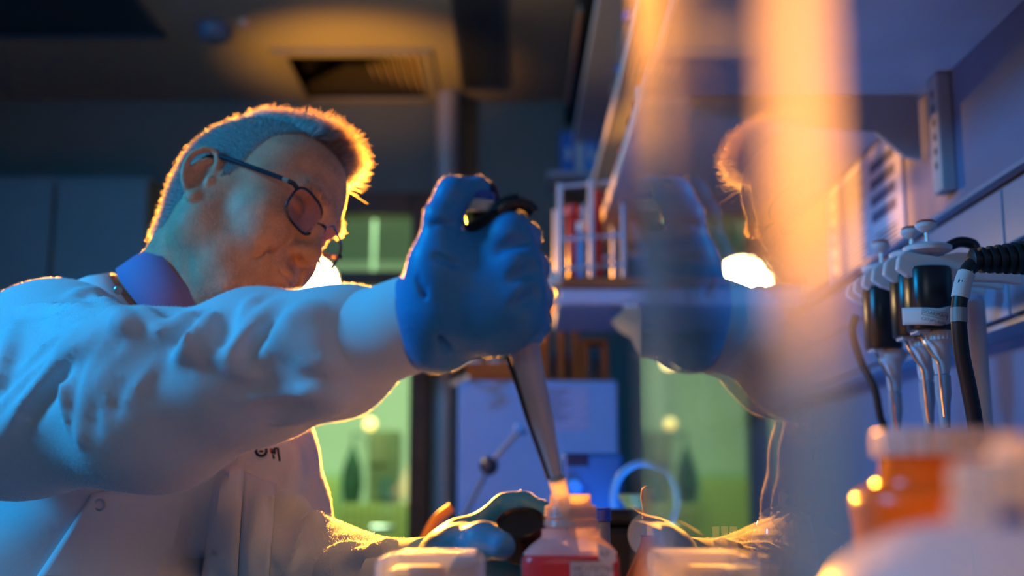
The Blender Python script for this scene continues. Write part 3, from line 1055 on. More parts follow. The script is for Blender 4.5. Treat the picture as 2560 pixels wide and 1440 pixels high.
MB().box((a[0], FY + 0.234, za + 0.0085), (b[0], FY + 0.24, b[2])).build('back_rail', orm, tb, smooth=False, bevel=0.002)
for i, u in enumerate((1192, 1240, 1290)):
    p = at(u, 900, FY + 0.15)
    t = empty('white_tub', (p[0], FY + 0.15, za + 0.0085))
    tag(t, ('leftmost', 'middle', 'rightmost')[i] + ' of the three small white tubs in the orange tray', 'tub')
    MB().lathe([(0.015, 0), (0.019, 0.004), (0.019, 0.042), (0.017, 0.043)], (p[0], FY + 0.15, za + 0.0085), n=18).build('pot', whitep, t)
    MB().lathe([(0.0205, 0.0432), (0.0205, 0.056), (0.018, 0.058)], (p[0], FY + 0.15, za + 0.0085), n=18).build('lid', whitep, t)

# ------------------------------------------------------------------ the man
HO = A(-0.324, 1.400, 1.414)        # middle of the head between the ears
HS = 1.03
HF = unit(A(0.86, -0.40, -0.31))
HL = A(0.255, 0.87, -0.42)
HL = unit(HL - HF * (HL @ HF))
HU = np.cross(HF, HL)
HR = np.stack([HF, HL, HU], 1)


def hp(x, y, z):
    return HO + HR @ (A(x, y, z) * HS)


skin = mat('skin', (0.62, 0.31, 0.19), 0.55, var=0.12, vscale=45, bump=0.3, bscale=420, sss=0.10, spec=0.25)
coatm = mat('coat_cotton', (0.74, 0.77, 0.80), 0.85, bump=0.12, bscale=700, var=0.02, vscale=20, transl=0.10)
shirtm = mat('shirt_purple', (0.30, 0.20, 0.42), 0.85, bump=0.15, bscale=800)
glovem = mat('glove_nitrile', (0.030, 0.25, 0.56), 0.48, bump=0.10, bscale=160, var=0.06, vscale=30)

man = empty('person', (-0.55, 1.45, 0.0))
tag(man, 'person in white lab coat and glasses pipetting into a bottle of red liquid', 'person')

# body: head, neck, trunk, arms and legs as one surface
bx = axis_lines([(-0.86, -0.475, 0.014), (-0.475, -0.175, 0.0021), (-0.175, -0.0, 0.012)])
by = axis_lines([(0.85, 1.255, 0.014), (1.255, 1.55, 0.0023), (1.55, 1.80, 0.014)])
bz = axis_lines([(-0.03, 1.255, 0.018), (1.255, 1.575, 0.0021)])
B = SDF(bx, by, bz)


def E_(c, r, k=0.015, neg=False):
    B.ell(hp(*c), A(*r) * HS, HR, k * HS, neg)


def C_(a, b, ra, rb=None, k=0.01, neg=False):
    B.cap(hp(*a), hp(*b), ra * HS, (ra if rb is None else rb) * HS, k * HS, neg)


E_((-0.012, 0, 0.046), (0.096, 0.076, 0.094), 0.02)
E_((0.036, 0, 0.060), (0.060, 0.064, 0.068), 0.03)
E_((0.040, 0, -0.015), (0.050, 0.060, 0.082), 0.03)
for s in (-1, 1):
    C_((-0.004, s * 0.052, -0.040), (0.062, s * 0.026, -0.084), 0.019, 0.016, 0.03)     # jaw
    C_((-0.006, s * 0.056, 0.00), (-0.003, s * 0.052, -0.045), 0.018, 0.018, 0.03)
    E_((0.060, s * 0.043, -0.004), (0.026, 0.022, 0.017), 0.025)                         # cheek bone
    E_((0.071, s * 0.036, -0.026), (0.020, 0.019, 0.019), 0.02)                          # cheek lifted by the smile
E_((0.078, 0, -0.086), (0.017, 0.021, 0.015), 0.025)                                      # chin
E_((0.072, 0, -0.050), (0.028, 0.033, 0.027), 0.02)                                       # mouth region
C_((0.086, -0.036, 0.047), (0.094, -0.008, 0.044), 0.008, 0.008, 0.02)                    # brow
C_((0.086, 0.036, 0.047), (0.094, 0.008, 0.044), 0.008, 0.008, 0.02)
for s in (-1, 1):
    E_((0.098, s * 0.031, 0.027), (0.019, 0.020, 0.0125), 0.012, True)                    # eye socket
    E_((0.0755, s * 0.032, 0.0265), (0.0145, 0.0160, 0.0125), 0.004)                      # lid over the eye
    C_((0.0893, s * 0.022, 0.0195), (0.0835, s * 0.043, 0.0205), 0.0011, 0.0011, 0.003, True)   # lash line
    C_((0.0885, s * 0.020, 0.0330), (0.080, s * 0.046, 0.0325), 0.0013, 0.0013, 0.004, True)    # lid fold
    for j in range(3):                                                                    # laughter lines
        C_((0.072, s * 0.049, 0.022 - 0.004 * j), (0.060, s * 0.0575, 0.030 - 0.011 * j), 0.0010, 0.0008, 0.003, True)
    C_((0.093, s * 0.021, 0.010), (0.083, s * 0.040, 0.009), 0.0012, 0.001, 0.006, True)  # under-eye
C_((0.090, 0, 0.034), (0.108, 0, -0.004), 0.0075, 0.0095, 0.014)                          # nose
E_((0.1095, 0, -0.011), (0.0125, 0.0115, 0.011), 0.008)
for s in (-1, 1):
    E_((0.0985, s * 0.0115, -0.0145), (0.0115, 0.0075, 0.0085), 0.005)
    E_((0.1035, s * 0.0062, -0.0225), (0.0055, 0.0032, 0.004), 0.003, True)               # nostril
    C_((0.097, s * 0.0200, -0.010), (0.0875, s * 0.033, -0.034), 0.0016, 0.0014, 0.007, True)   # smile fold
    C_((0.0875, s * 0.033, -0.034), (0.0790, s * 0.038, -0.052), 0.0014, 0.0010, 0.007, True)
    C_((0.1005, s * 0.002, -0.0425), (0.0800, s * 0.029, -0.0450), 0.0052, 0.003, 0.006)  # lips
    C_((0.0985, s * 0.002, -0.0545), (0.0800, s * 0.026, -0.0480), 0.0056, 0.003, 0.006)
    C_((0.1060, s * 0.001, -0.0487), (0.0830, s * 0.0305, -0.0455), 0.0010, 0.0014, 0.003, True)
C_((0.098, 0, -0.066), (0.094, 0, -0.067), 0.003, 0.003, 0.01, True)
# ear (both sides)
for s in (-1, 1):
    ec = A(-0.016, s * 0.079, 0.004)
    tl = A(-0.18, 0.0, 1.0)
    tl = tl / np.linalg.norm(tl)
    fwd = A(1, s * -0.32, 0.18)
    fwd = unit(fwd - tl * (fwd @ tl))
    nrm = np.cross(fwd, tl)
    ER = HR @ np.stack([fwd, nrm, tl], 1)
    cc = hp(*ec)

    def ep(a, b, c=0.0):
        return cc + ER @ (A(a, c * (1 if (nrm[1] * s) > 0 else -1), b) * HS)
    B.ell(ep(-0.001, 0.002, -0.002), A(0.0185, 0.0075, 0.030) * HS, ER, 0.006)
    B.ell(ep(0.002, -0.003, 0.010), A(0.0105, 0.0080, 0.017) * HS, ER, 0.004, True)
    B.ell(ep(-0.004, 0.017, 0.0085), A(0.008, 0.005, 0.008) * HS, ER, 0.003, True)
    rim = [ep(0.013, 0.006, 0.001), ep(0.012, 0.022, 0.004), ep(0.004, 0.032, 0.006), ep(-0.008, 0.031, 0.008), ep(-0.017, 0.020, 0.009), ep(-0.0185, 0.004, 0.009), ep(-0.014, -0.012, 0.007), ep(-0.006, -0.023, 0.004)]
    B.chain(spline(rim, 4), 0.0032 * HS, 0.003)
    B.chain(spline([ep(-0.009, -0.010, 0.004), ep(-0.0105, 0.004, 0.006), ep(-0.006, 0.014, 0.006), ep(0.002, 0.022, 0.005)], 4), 0.0024 * HS, 0.003)
    B.ell(ep(0.003, -0.027, 0.002), A(0.0085, 0.0055, 0.0095) * HS, ER, 0.004)
    B.ell(ep(0.012, -0.004, 0.003), A(0.0045, 0.005, 0.007) * HS, ER, 0.004)
# neck and trunk
nb = A(-0.445, 1.452, 1.255)
B.cap(hp(-0.030, 0, -0.015), nb, 0.058, 0.066, 0.03)
B.cap(hp(0.028, 0, -0.070), nb + A(0.05, -0.01, 0.0), 0.034, 0.040, 0.03)
B.cap(hp(-0.012, -0.056, -0.025), nb + A(0.055, -0.055, -0.03), 0.010, 0.010, 0.015)      # neck sinew
B.cap(nb, A(-0.56, 1.46, 1.02), 0.10, 0.13, 0.05)
B.cap(A(-0.56, 1.46, 1.02), A(-0.62, 1.46, 0.92), 0.13, 0.13, 0.05)
SH, EL, WR = at(130, 918, 1.33), at(395, 1000, 1.075), at(1045, 797, 0.935)
B.chain([nb, SH, EL, WR], [0.06, 0.05, 0.038, 0.024], 0.03)
SH2, EL2, WR2 = at(600, 985, 1.60), at(705, 1400, 1.33), at(1085, 1440, 1.075)
B.chain([nb, SH2, EL2, WR2], [0.06, 0.05, 0.036, 0.024], 0.03)
for yy in (1.37, 1.56):
    B.chain([A(-0.62, yy, 0.92), A(-0.60, yy, 0.50), A(-0.63, yy, 0.09), A(-0.55, yy, 0.035)], [0.085, 0.06, 0.042, 0.035], 0.03)
BV, BF = B.mesh(1)
body = fastmesh('body', BV, BF, skin, man)

# hair: a close cap on the skull plus strands
LV = ((BV - HO) @ HR) / HS
nrmv = np.zeros_like(BV)
fa = np.cross(BV[BF[:, 2]] - BV[BF[:, 0]], BV[BF[:, 3]] - BV[BF[:, 1]])
for k in range(4):
    np.add.at(nrmv, BF[:, k], fa)
nrmv /= np.linalg.norm(nrmv, axis=1)[:, None] + 1e-12


def hairmask(L):
    """1 inside the hair, local head coordinates"""
    x, y, z = L[:, 0], np.abs(L[:, 1]), L[:, 2]
    line = np.interp(z, [-0.075, -0.03, 0.0, 0.02, 0.040, 0.062, 0.084, 0.106, 0.118, 0.15],
                     [-0.060, -0.034, 0.000, 0.016, 0.022, 0.026, 0.030, 0.048, 0.076, 0.1])
    line = line + np.where(z > 0.088, np.clip((0.042 - y) / 0.042, 0, 1) * 0.024, 0)
    m = np.clip((line - x) / 0.008, 0, 1)
    ear = (np.hypot(x + 0.016, (z - 0.004) * 0.62) < 0.0215) & (y > 0.066)
    m[ear] = 0
    low = np.interp(x, [-0.10, -0.06, -0.02, 0.0], [-0.060, -0.055, -0.03, -0.01])
    m *= np.clip((z - low) / 0.01, 0, 1)
    m[(z > 0.17) | (x < -0.13) | (y > 0.085)] = 0
    return m


hm = hairmask(LV)
dist = np.linalg.norm(BV - HO, axis=1)
hm[dist > 0.17] = 0
cand = np.nonzero(hm > 0.3)[0]
# areas per vertex are about even inside the fine block
SP, SR, SCo = [], [], []


def strands(idx, n, length, dirfun, rad, colfun, bend=0.3, seg=3):
    for i in RNG.choice(idx, n):
        L = LV[i]
        root = BV[i] + RNG.normal(size=3) * 0.001 - nrmv[i] * 0.001
        d = dirfun(L, nrmv[i])
        ln = length(L) * RNG.uniform(0.7, 1.2)
        cur = RNG.normal(size=3) * 0.25 * bend
        t = np.linspace(0, 1, 4)[:, None]
        SP.append(root + d * ln * t + cur * ln * t * t)
        SR.append(rad * (1 - 0.7 * t[:, 0]))
        SCo.append(colfun(L))


def topness(L):
    return float(np.clip((L[2] - 0.100 - 0.10 * max(0, -L[0])) / 0.022, 0, 1)) * float(np.clip((0.066 - abs(L[1])) / 0.02, 0, 1))


def hdir(L, n):
    t = topness(L)
    comb = HR @ unit(A(0.55, 0.1 * np.sign(L[1]) if t > 0.5 else 0, 0.35)) if t > 0.35 else HR @ unit(A(-0.75, 0, -0.35))
    d = n * (0.55 + 0.65 * t) + comb * (0.85 + 0.15 * t) + RNG.normal(size=3) * 0.22
    return unit(d)


def hlen(L):
    t = topness(L)
    front = float(np.clip((L[0] - 0.0) / 0.08, 0, 1))
    return 0.009 + t * (0.009 + 0.020 * front)


def hcol(L):  # grey sides, dark top
    t = topness(L)
    g = RNG.uniform(0.7, 1.25)
    grey = A(0.42, 0.40, 0.38) * g if RNG.uniform() < 0.55 else A(0.05, 0.042, 0.038)
    dark = A(0.026, 0.014, 0.008) * g
    return grey * (1 - t) + dark * t


tp = np.array([topness(L) for L in LV[cand]])
strands(cand, 16000, hlen, hdir, 0.00024, hcol)
strands(cand[tp > 0.4], 9000, hlen, hdir, 0.00014, hcol)
fr_ = cand[(tp > 0.3) & (LV[cand][:, 0] > 0.035)]
strands(fr_, 1200, lambda L: 0.032, lambda L, n: unit(HR @ A(0.75, 0.25 * RNG.normal(), 0.45) + RNG.normal(size=3) * 0.28), 0.00014, hcol)
# stubble and brows
beard = np.nonzero((dist < 0.16) & (LV[:, 2] < -0.022 - 0.35 * np.clip(LV[:, 0] - 0.05, -0.06, 0.06) * 0 + 0.0) & (LV[:, 2] > -0.105) & (LV[:, 0] > 0.000 - 0.25 * (LV[:, 2] + 0.02)) &
                   ~((np.abs(LV[:, 1]) < 0.014) & (LV[:, 0] > 0.09) & (LV[:, 2] > -0.034)) & ~((LV[:, 2] > -0.050 + 0.5 * (0.075 - LV[:, 0])) & (LV[:, 0] > 0.055) & (np.abs(LV[:, 1]) > 0.018)))[0]
side_b = np.nonzero((dist < 0.15) & (np.abs(LV[:, 1]) > 0.045) & (LV[:, 0] > 0.004) & (LV[:, 0] < 0.034) & (LV[:, 2] < 0.02) & (LV[:, 2] > -0.05))[0]
strands(np.concatenate([beard, side_b]), 4200, lambda L: 0.0032, lambda L, n: unit(n * 0.8 + HR @ A(0.25, 0, -0.6) + RNG.normal(size=3) * 0.3), 0.00012,
        lambda L: A(0.40, 0.33, 0.26) * RNG.uniform(0.5, 1.4), seg=1)
brow = np.nonzero((LV[:, 0] > 0.07) & (np.abs(LV[:, 1]) > 0.012) & (np.abs(LV[:, 1]) < 0.048) & (np.abs(LV[:, 2] - 0.0475) < 0.0045) & (dist < 0.13))[0]
strands(brow, 700, lambda L: 0.008, lambda L, n: unit(n * 0.5 + HR @ A(0, np.sign(L[1]) * 0.9, 0.35) + RNG.normal(size=3) * 0.2), 0.00014, lambda L: A(0.12, 0.07, 0.045) * RNG.uniform(0.7, 1.3))
hair = curves('hair', SP, SR, hairmat('hair', (0.1, 0.08, 0.07), 0.35, 'hc'), man, SCo)
# under-hair cap: skull surface lifted a little
keep = np.zeros(len(BV), bool)
keep[np.nonzero(hm > 0.25)[0]] = True
fk = BF[keep[BF].all(1)]
ids = np.unique(fk)
remap = -np.ones(len(BV), int)
remap[ids] = np.arange(len(ids))
tpa = np.array([topness(L) for L in LV[ids]])
lift = 0.0012 + 0.004 * tpa
cap_ = fastmesh('hair_undercoat', BV[ids] + nrmv[ids] * lift[:, None] * np.clip(hm[ids], 0, 1)[:, None], remap[fk], mat('hair_under', (0.10, 0.09, 0.085), 0.6, attr='hc', bump=0.8, bscale=500), man)
cu = cap_.data.color_attributes.new('hc', 'FLOAT_COLOR', 'POINT')
cc_ = (1 - tpa)[:, None] * A(0.13, 0.125, 0.12) + tpa[:, None] * A(0.03, 0.02, 0.014)
sk_ = A(0.56, 0.30, 0.20) * 0.6
hw = np.clip(hm[ids], 0, 1)[:, None]
cu.data.foreach_set('color', np.c_[cc_ * hw + sk_ * (1 - hw), np.ones(len(ids))].astype(np.float32).ravel())

lint = hairmat('lint', (0.92, 0.90, 0.88), 0.4)
vell = np.nonzero((dist < 0.20) & (hm < 0.2))[0]
fuzz('fine_hair', BV[vell], nrmv[vell], 26000, 0.0017, 0.00006, hairmat('fine_hair', (0.85, 0.72, 0.55), 0.4), man)
hid = np.nonzero((hm > 0.3) & (LV[:, 2] < 0.115))[0]
fuzz('short_hair', BV[hid], nrmv[hid], 9000, 0.0065, 0.00010, hairmat('short_hair', (0.55, 0.48, 0.42), 0.4), man)

# ---------------- lab coat
h_ = 0.0052
G = SDF(np.arange(-0.86, 0.02, h_), np.arange(0.86, 1.80, h_), np.arange(0.55, 1.36, h_))
G.cap(A(-0.47, 1.47, 1.165), A(-0.555, 1.46, 0.98), 0.145, 0.165, 0.05)
G.cap(A(-0.555, 1.46, 0.98), A(-0.62, 1.46, 0.56), 0.165, 0.19, 0.05)
G.cap(A(-0.47, 1.46, 1.20), nb + A(-0.03, 0.0, 0.0), 0.10, 0.058, 0.05)
# right arm
G.cap(nb + A(-0.04, -0.03, -0.03), SH + A(0.0, 0, 0.005), 0.066, 0.079, 0.05)
G.chain([SH, EL], [0.079, 0.072], 0.045)
G.cap(SH, at(70, 1030, 1.20), 0.076, 0.070, 0.06)
G.cap(at(-40, 1058, 1.20), at(360, 1005, 1.09), 0.064, 0.065, 0.06)
M1, M2 = at(640, 920, 1.03), at(835, 878, 0.985)
G.chain([EL, M1, M2, at(900, 850, 0.97)], [0.068, 0.063, 0.0475, 0.041], 0.03)
# left arm
G.cap(nb + A(0.0, 0.06, -0.04), SH2, 0.07, 0.085, 0.05)
G.chain([SH2, EL2], [0.08, 0.064], 0.035)
G.chain([EL2, at(900, 1478, 1.19), at(1010, 1462, 1.115)], [0.064, 0.050, 0.040], 0.02)
# opening for the neck
G.cap(nb + A(0.02, -0.0, 0.03), hp(-0.02, 0, -0.06), 0.050, 0.056, 0.012, True)


def ridge(px, r, k=0.014, emb=0.35, y0=0.87, y1=1.75, neg=False):
    P = []
    for (u, v) in px:
        q = G.hit(u, v, y0, y1)
        if q is not None:
            d = unit(q - CAM)
            P.append(q + d * r * (emb if not neg else -0.3))
    if len(P) < 2:
        return
    P = spline(P, 4)
    n = len(P)
    rr = [r * (0.35 + 0.65 * math.sin(math.pi * (i + 0.5) / n)) for i in range(n)]
    G.chain(P, rr, k, neg)


# shoulder and sleeve folds
for px, r in (([(60, 770), (150, 775), (260, 808), (352, 842)], 0.009), ([(120, 800), (200, 815), (300, 850)], 0.006), ([(20, 975), (95, 890), (185, 836), (262, 815)], 0.009),
              ([(-20, 1120), (80, 1005), (168, 897), (215, 850), (300, 832)], 0.010), ([(-20, 1050), (60, 960), (130, 880), (180, 850)], 0.006),
              ([(168, 1075), (166, 990), (178, 920), (232, 866), (310, 845)], 0.008), ([(196, 1105), (210, 1020), (250, 930), (330, 862), (410, 838)], 0.009),
              ([(250, 1040), (275, 960), (340, 885), (430, 835)], 0.007), ([(300, 1000), (380, 895), (460, 812), (486, 795)], 0.010),
              ([(505, 890), (515, 840), (530, 792)], 0.012), ([(440, 900), (480, 850), (500, 815)], 0.006), ([(540, 880), (590, 915), (645, 940)], 0.006), ([(575, 890), (630, 830), (690, 765)], 0.008),
              ([(560, 850), (600, 800), (640, 745)], 0.007), ([(640, 900), (700, 840), (760, 790)], 0.005),
              ([(690, 845), (760, 838), (822, 842)], 0.005), ([(690, 880), (770, 872), (825, 882)], 0.004), ([(720, 800), (775, 788), (812, 798)], 0.005), ([(740, 910), (800, 905), (845, 918)], 0.004),
              ([(750, 985), (815, 978), (868, 988)], 0.005), ([(690, 1070), (780, 1030), (855, 1008)], 0.005), ([(600, 1010), (690, 985), (780, 975)], 0.004),
              ([(180, 745), (250, 735), (300, 750)], 0.006), ([(290, 730), (335, 778), (400, 824)], 0.008), ([(240, 745), (290, 790), (350, 830)], 0.006), ([(40, 800), (20, 880), (0, 960)], 0.007)):
    ridge(px, r, 0.009, 0.12)
for px, r in (([(182, 1085), (190, 1000), (225, 915), (300, 858)], 0.005), ([(225, 1080), (240, 985), (300, 905), (380, 852)], 0.005), ([(50, 1070), (130, 965), (190, 885)], 0.006), ([(-10, 1000), (50, 910), (140, 842)], 0.006),
              ([(275, 1040), (310, 955), (400, 860)], 0.005), ([(470, 880), (490, 840), (505, 800)], 0.006), ([(548, 850), (560, 815), (570, 780)], 0.006), ([(600, 890), (650, 840), (700, 790)], 0.004)):
    ridge(px, r, 0.008, neg=True)
# coat front folds
for px, r in (([(520, 1440), (560, 1300), (585, 1190)], 0.013), ([(640, 1440), (650, 1330), (668, 1200)], 0.009), ([(700, 1300), (730, 1210), (742, 1120)], 0.012),
              ([(690, 1250), (735, 1262), (770, 1280)], 0.012), ([(700, 1350), (760, 1310), (800, 1290)], 0.012), ([(700, 1340), (720, 1400), (760, 1440)], 0.014),
              ([(790, 1440), (840, 1390), (900, 1372)], 0.012), ([(905, 1440), (945, 1390), (985, 1376)], 0.011), ([(760, 1420), (820, 1400), (860, 1380)], 0.009),
              ([(380, 1440), (430, 1320), (440, 1200)], 0.010), ([(430, 1440), (520, 1330), (580, 1260)], 0.012), ([(820, 1440), (880, 1400), (935, 1376)], 0.010)):
    ridge(px, r * 0.85, 0.010, 0.15, y0=1.0 if px[0][0] > 780 else 1.2)
for px, r in (([(660, 1440), (690, 1380), (700, 1300)], 0.010), ([(690, 1290), (740, 1285), (770, 1296)], 0.007), ([(860, 1440), (900, 1395), (925, 1380)], 0.007), ([(480, 1440), (520, 1300), (550, 1200)], 0.010)):
    ridge(px, r, neg=True, y0=1.0 if px[0][0] > 780 else 1.2)
# fine irregular drape
X_, Y_, Z_ = np.meshgrid(*G.ax, indexing='ij', sparse=True)
G.d += (0.0016 * np.sin(38 * X_ + 22 * Z_ + 9 * Y_) + 0.0013 * np.sin(61 * Z_ - 33 * X_ + 17 * Y_ + 1.3)).astype(np.float32)
CV, CF = G.mesh(2)
coat = fastmesh('lab_coat', CV, CF, coatm, man)
coat['label'] = 'white cotton lab coat'
cn_ = vnormals(CV, CF)
vis = np.nonzero((CV[:, 2] > 0.98))[0]
fuzz('lint', CV[vis], cn_[vis], 110000, 0.0016, 0.00006, lint, coat)


def onto(u, v, off, y0=1.23, y1=1.75):
    q = G.hit(u, v, y0, y1)
    if q is None:
        q = at(u, v, 1.3)
    return q - unit(q - CAM) * off


def patch(name, quad, nu, nv, off, m, parent, th=0.0015, bulge=None):
    a, b, c, d = [A(*p) for p in quad]
    P = np.zeros((nv + 1, nu + 1, 3))
    for j in range(nv + 1):
        for i in range(nu + 1):
            s, t = i / nu, j / nv
            p = (a * (1 - s) + b * s) * (1 - t) + (d * (1 - s) + c * s) * t
            P[j, i] = onto(p[0], p[1], off)
    return MB().grid(P).build(name, m, parent, solid=th)


coat2 = mat('coat_cotton_panel', (0.74, 0.77, 0.80), 0.85, bump=0.12, bscale=700)
patch('front_flap', ((230, 1236), (612, 1162), (594, 1452), (85, 1452)), 22, 14, 0.0026, coat2, coat, 0.002)
patch('pocket', ((612, 1182), (690, 1214), (672, 1452), (600, 1452)), 8, 14, 0.0022, coat2, coat, 0.002)
bt = onto(250, 1262, 0.006)
MB().tube([bt + A(0.0058 * math.cos(t), 0, 0.0058 * math.sin(t)) for t in np.linspace(0, 2 * math.pi, 19)], 0.0011, 6).build('snap_button', mat('snap_metal', (0.5, 0.5, 0.52), 0.3, 0.9), coat)
bt = onto(296, 725, 0.003, 0.9)
MB().lathe([(0.0045, 0), (0.005, 0.001), (0.004, 0.002)], bt, unit(CAM - bt), n=16).build('snap_button', MATS['snap_metal'], coat)
# embroidered emblem: ring segment with a green heart, then coloured strokes
nav = mat('emblem_navy', (0.008, 0.015, 0.06), 0.8)
grn = mat('emblem_green', (0.03, 0.09, 0.03), 0.8)
rg = [onto(653 + 13 * math.cos(t), 1127 + 13 * math.sin(t), 0.0018) for t in np.linspace(-0.3, math.pi + 0.3, 14)]
em = MB().tube(rg, 0.0016, 6).build('emblem', nav, coat)
MB().tube([onto(648, 1128, 0.0018), onto(658, 1128, 0.0018)], 0.0013, 6).build('heart', grn, em)
for (u0, v0, u1, v1, m_) in ((680, 1123, 681, 1133, nav), (686, 1121, 687, 1134, nav), (686, 1121, 694, 1121, nav), (695, 1121, 697, 1140, nav), (698, 1141, 699, 1152, nav), (683, 1138, 685, 1146, grn), (677, 1122, 678, 1130, redp)):
    MB().tube([onto(u0, v0, 0.0014), onto(u1, v1, 0.0014)], 0.0012, 6).build('stitch', m_, em)

# cuffs
c0, c1 = at(846, 877, 0.980), at(1063, 797, 0.930)
ax_ = unit(c1 - c0)
Lc = np.linalg.norm(c1 - c0)
prof = []
for t in np.linspace(0, 1, 12):
    prof.append((0.0478 - 0.0120 * t ** 0.8 + 0.0012 * math.sin(t * 9), t * Lc))
prof = [(0.040, -0.004), (0.0465, -0.003)] + prof + [(0.0335, Lc + 0.001), (0.028, Lc - 0.002)]
cf = MB().lathe(prof, c0, ax_, n=44).build('cuff', coat2, coat)
d0, d1 = at(995, 1464, 1.12), at(1078, 1446, 1.075)
ax2 = unit(d1 - d0)
L2 = np.linalg.norm(d1 - d0)
MB().lathe([(0.036, -0.003), (0.0405, 0.0), (0.039, L2 * 0.5), (0.036, L2), (0.030, L2 - 0.002)], d0, ax2, n=36).build('cuff', coat2, coat)

# coat stand collar and shirt collar: bands around the neck
e1 = unit(A(0.66, -0.04, -0.75))
e2 = unit(A(0.0, -1, 0) - e1 * (A(0, -1, 0) @ e1))
nn_ = np.cross(e1, e2)
if nn_[2] < 0:
    nn_ = -nn_


def band(name, C, ra, rb, h0, h1, f0, f1, m, parent, th=0.003, start=-0.35, end=math.pi + 0.35, wave=0.0):
    P = []
    for (h, f) in ((h0, f0), ((h0 + h1) / 2, (f0 + f1) / 2 + wave), (h1, f1)):
        P.append([C + e1 * (-ra * f * math.cos(t)) + e2 * (rb * f * math.sin(t)) + nn_ * h for t in np.linspace(start, end, 40)])
    return MB().grid(np.array(P)).build(name, m, parent, solid=th)


CC = at(462, 768, 1.42)
shirt = band('shirt_collar', CC, 0.078, 0.070, -0.030, 0.024, 1.12, 1.0, shirtm, man, 0.004, start=-2.0, end=math.pi + 2.0, wave=0.03)
shirt['label'] = 'purple shirt collar'
band('coat_collar', CC - nn_ * 0.050 + A(-0.002, 0, 0), 0.086, 0.080, -0.030, 0.014, 1.25, 1.0, coat2, coat, 0.004, start=-2.0, end=math.pi + 2.0, wave=0.04)

# trousers and shoes
T = SDF(np.arange(-0.86, -0.36, 0.013), np.arange(1.2, 1.72, 0.013), np.arange(0.02, 1.0, 0.013))
for yy in (1.37, 1.56):
    T.chain([A(-0.62, yy, 0.90), A(-0.60, yy, 0.50), A(-0.63, yy, 0.10)], [0.100, 0.080, 0.068], 0.03)
TV, TF = T.mesh(2)
fastmesh('trousers', TV, TF, mat('trouser_navy', (0.02, 0.025, 0.04), 0.8), man)
for yy in (1.37, 1.56):
    T = SDF(np.arange(-0.76, -0.38, 0.009), np.arange(yy - 0.09, yy + 0.09, 0.009), np.arange(-0.03, 0.16, 0.009))
    T.ell((-0.56, yy, 0.04), (0.14, 0.048, 0.042), None, 0.02)
    T.cap((-0.63, yy, 0.05), (-0.63, yy, 0.09), 0.045, 0.045, 0.03)
    TV, TF = T.mesh(2)
    TV[:, 2] = np.maximum(TV[:, 2], 0.001)
    fastmesh('shoe', TV, TF, mat('shoe_black', (0.015, 0.015, 0.015), 0.4), man)

# ---------------- gloves
hg = 0.0016


def grid_around(lo, hi, h):
    return [np.arange(lo[k], hi[k], h) for k in range(3)]


def drape(f, V_amp=0.0007):
    X_, Y_, Z_ = np.meshgrid(*f.ax, indexing='ij', sparse=True)
    f.d += (V_amp * (np.sin(150 * X_ + 90 * Z_) * np.sin(110 * Y_ + 60 * X_))).astype(np.float32)


# right hand, closed around the pipette
W0 = at(1058, 800, 0.932)
lo = np.minimum(at(1000, 940, 0.82), at(1000, 940, 1.02)) - 0.01
hi = np.maximum(at(1400, 420, 0.82), at(1400, 420, 1.02)) + 0.01
RHn = SDF(*grid_around((lo[0], 0.835, lo[2]), (hi[0], 0.995, hi[2]), hg))
K = [at(1275, 588, 0.882), at(1296, 660, 0.876), at(1305, 730, 0.878), at(1302, 796, 0.884)]
rk_ = [0.0138, 0.0138, 0.0134, 0.0128]
wr = [at(1085, 735, 0.915), at(1085, 775, 0.908), at(1090, 815, 0.910), at(1100, 850, 0.916)]
for a, b, r in zip(wr, K, rk_):
    RHn.cap(a, b, 0.0205, r + 0.0025, 0.020)
RHn.cap(at(1070, 745, 0.925), at(1093, 850, 0.925), 0.0235, 0.0225, 0.02)
RHn.cap(at(1120, 740, 0.90), at(1250, 800, 0.895), 0.026, 0.024, 0.02)
RHn.cap(at(1052, 775, 0.935), at(1062, 830, 0.935), 0.021, 0.021, 0.02)
FG = SDF(*[a.copy() for a in RHn.ax])
for i, (k_, r) in enumerate(zip(K, rk_)):
    a1 = k_ + A(0.0105, 0.022, 0.002 - 0.001 * i)
    a2 = a1 + A(-0.004, 0.028, -0.004)
    a3 = a2 + A(-0.028, 0.004, -0.003)
    a4 = a3 + A(-0.012, -0.016, 0.0)
    f1_ = SDF(*[a.copy() for a in RHn.ax]) if False else None
    # fingers join each other only slightly so the gaps stay visible
    FG.chain([k_, a1, a2, a3, a4], [r, r * 0.96, r * 0.90, r * 0.86, r * 0.80], 0.0035)
hh = np.maximum(0.010 - np.abs(RHn.d - FG.d), 0) / 0.010
RHn.d = np.minimum(RHn.d, FG.d) - hh * hh * 0.010 * 0.25
# creases between the knuckles
for (p, q) in (((1252, 622), (1310, 603)), ((1285, 694), (1328, 674)), ((1290, 764), (1334, 738))):
    pa_, pb_ = RHn.hit(*p, 0.84, 0.99), RHn.hit(*q, 0.84, 0.99)
    if pa_ is not None and pb_ is not None:
        RHn.cap(pa_, pb_, 0.0012, 0.0036, 0.008, True)
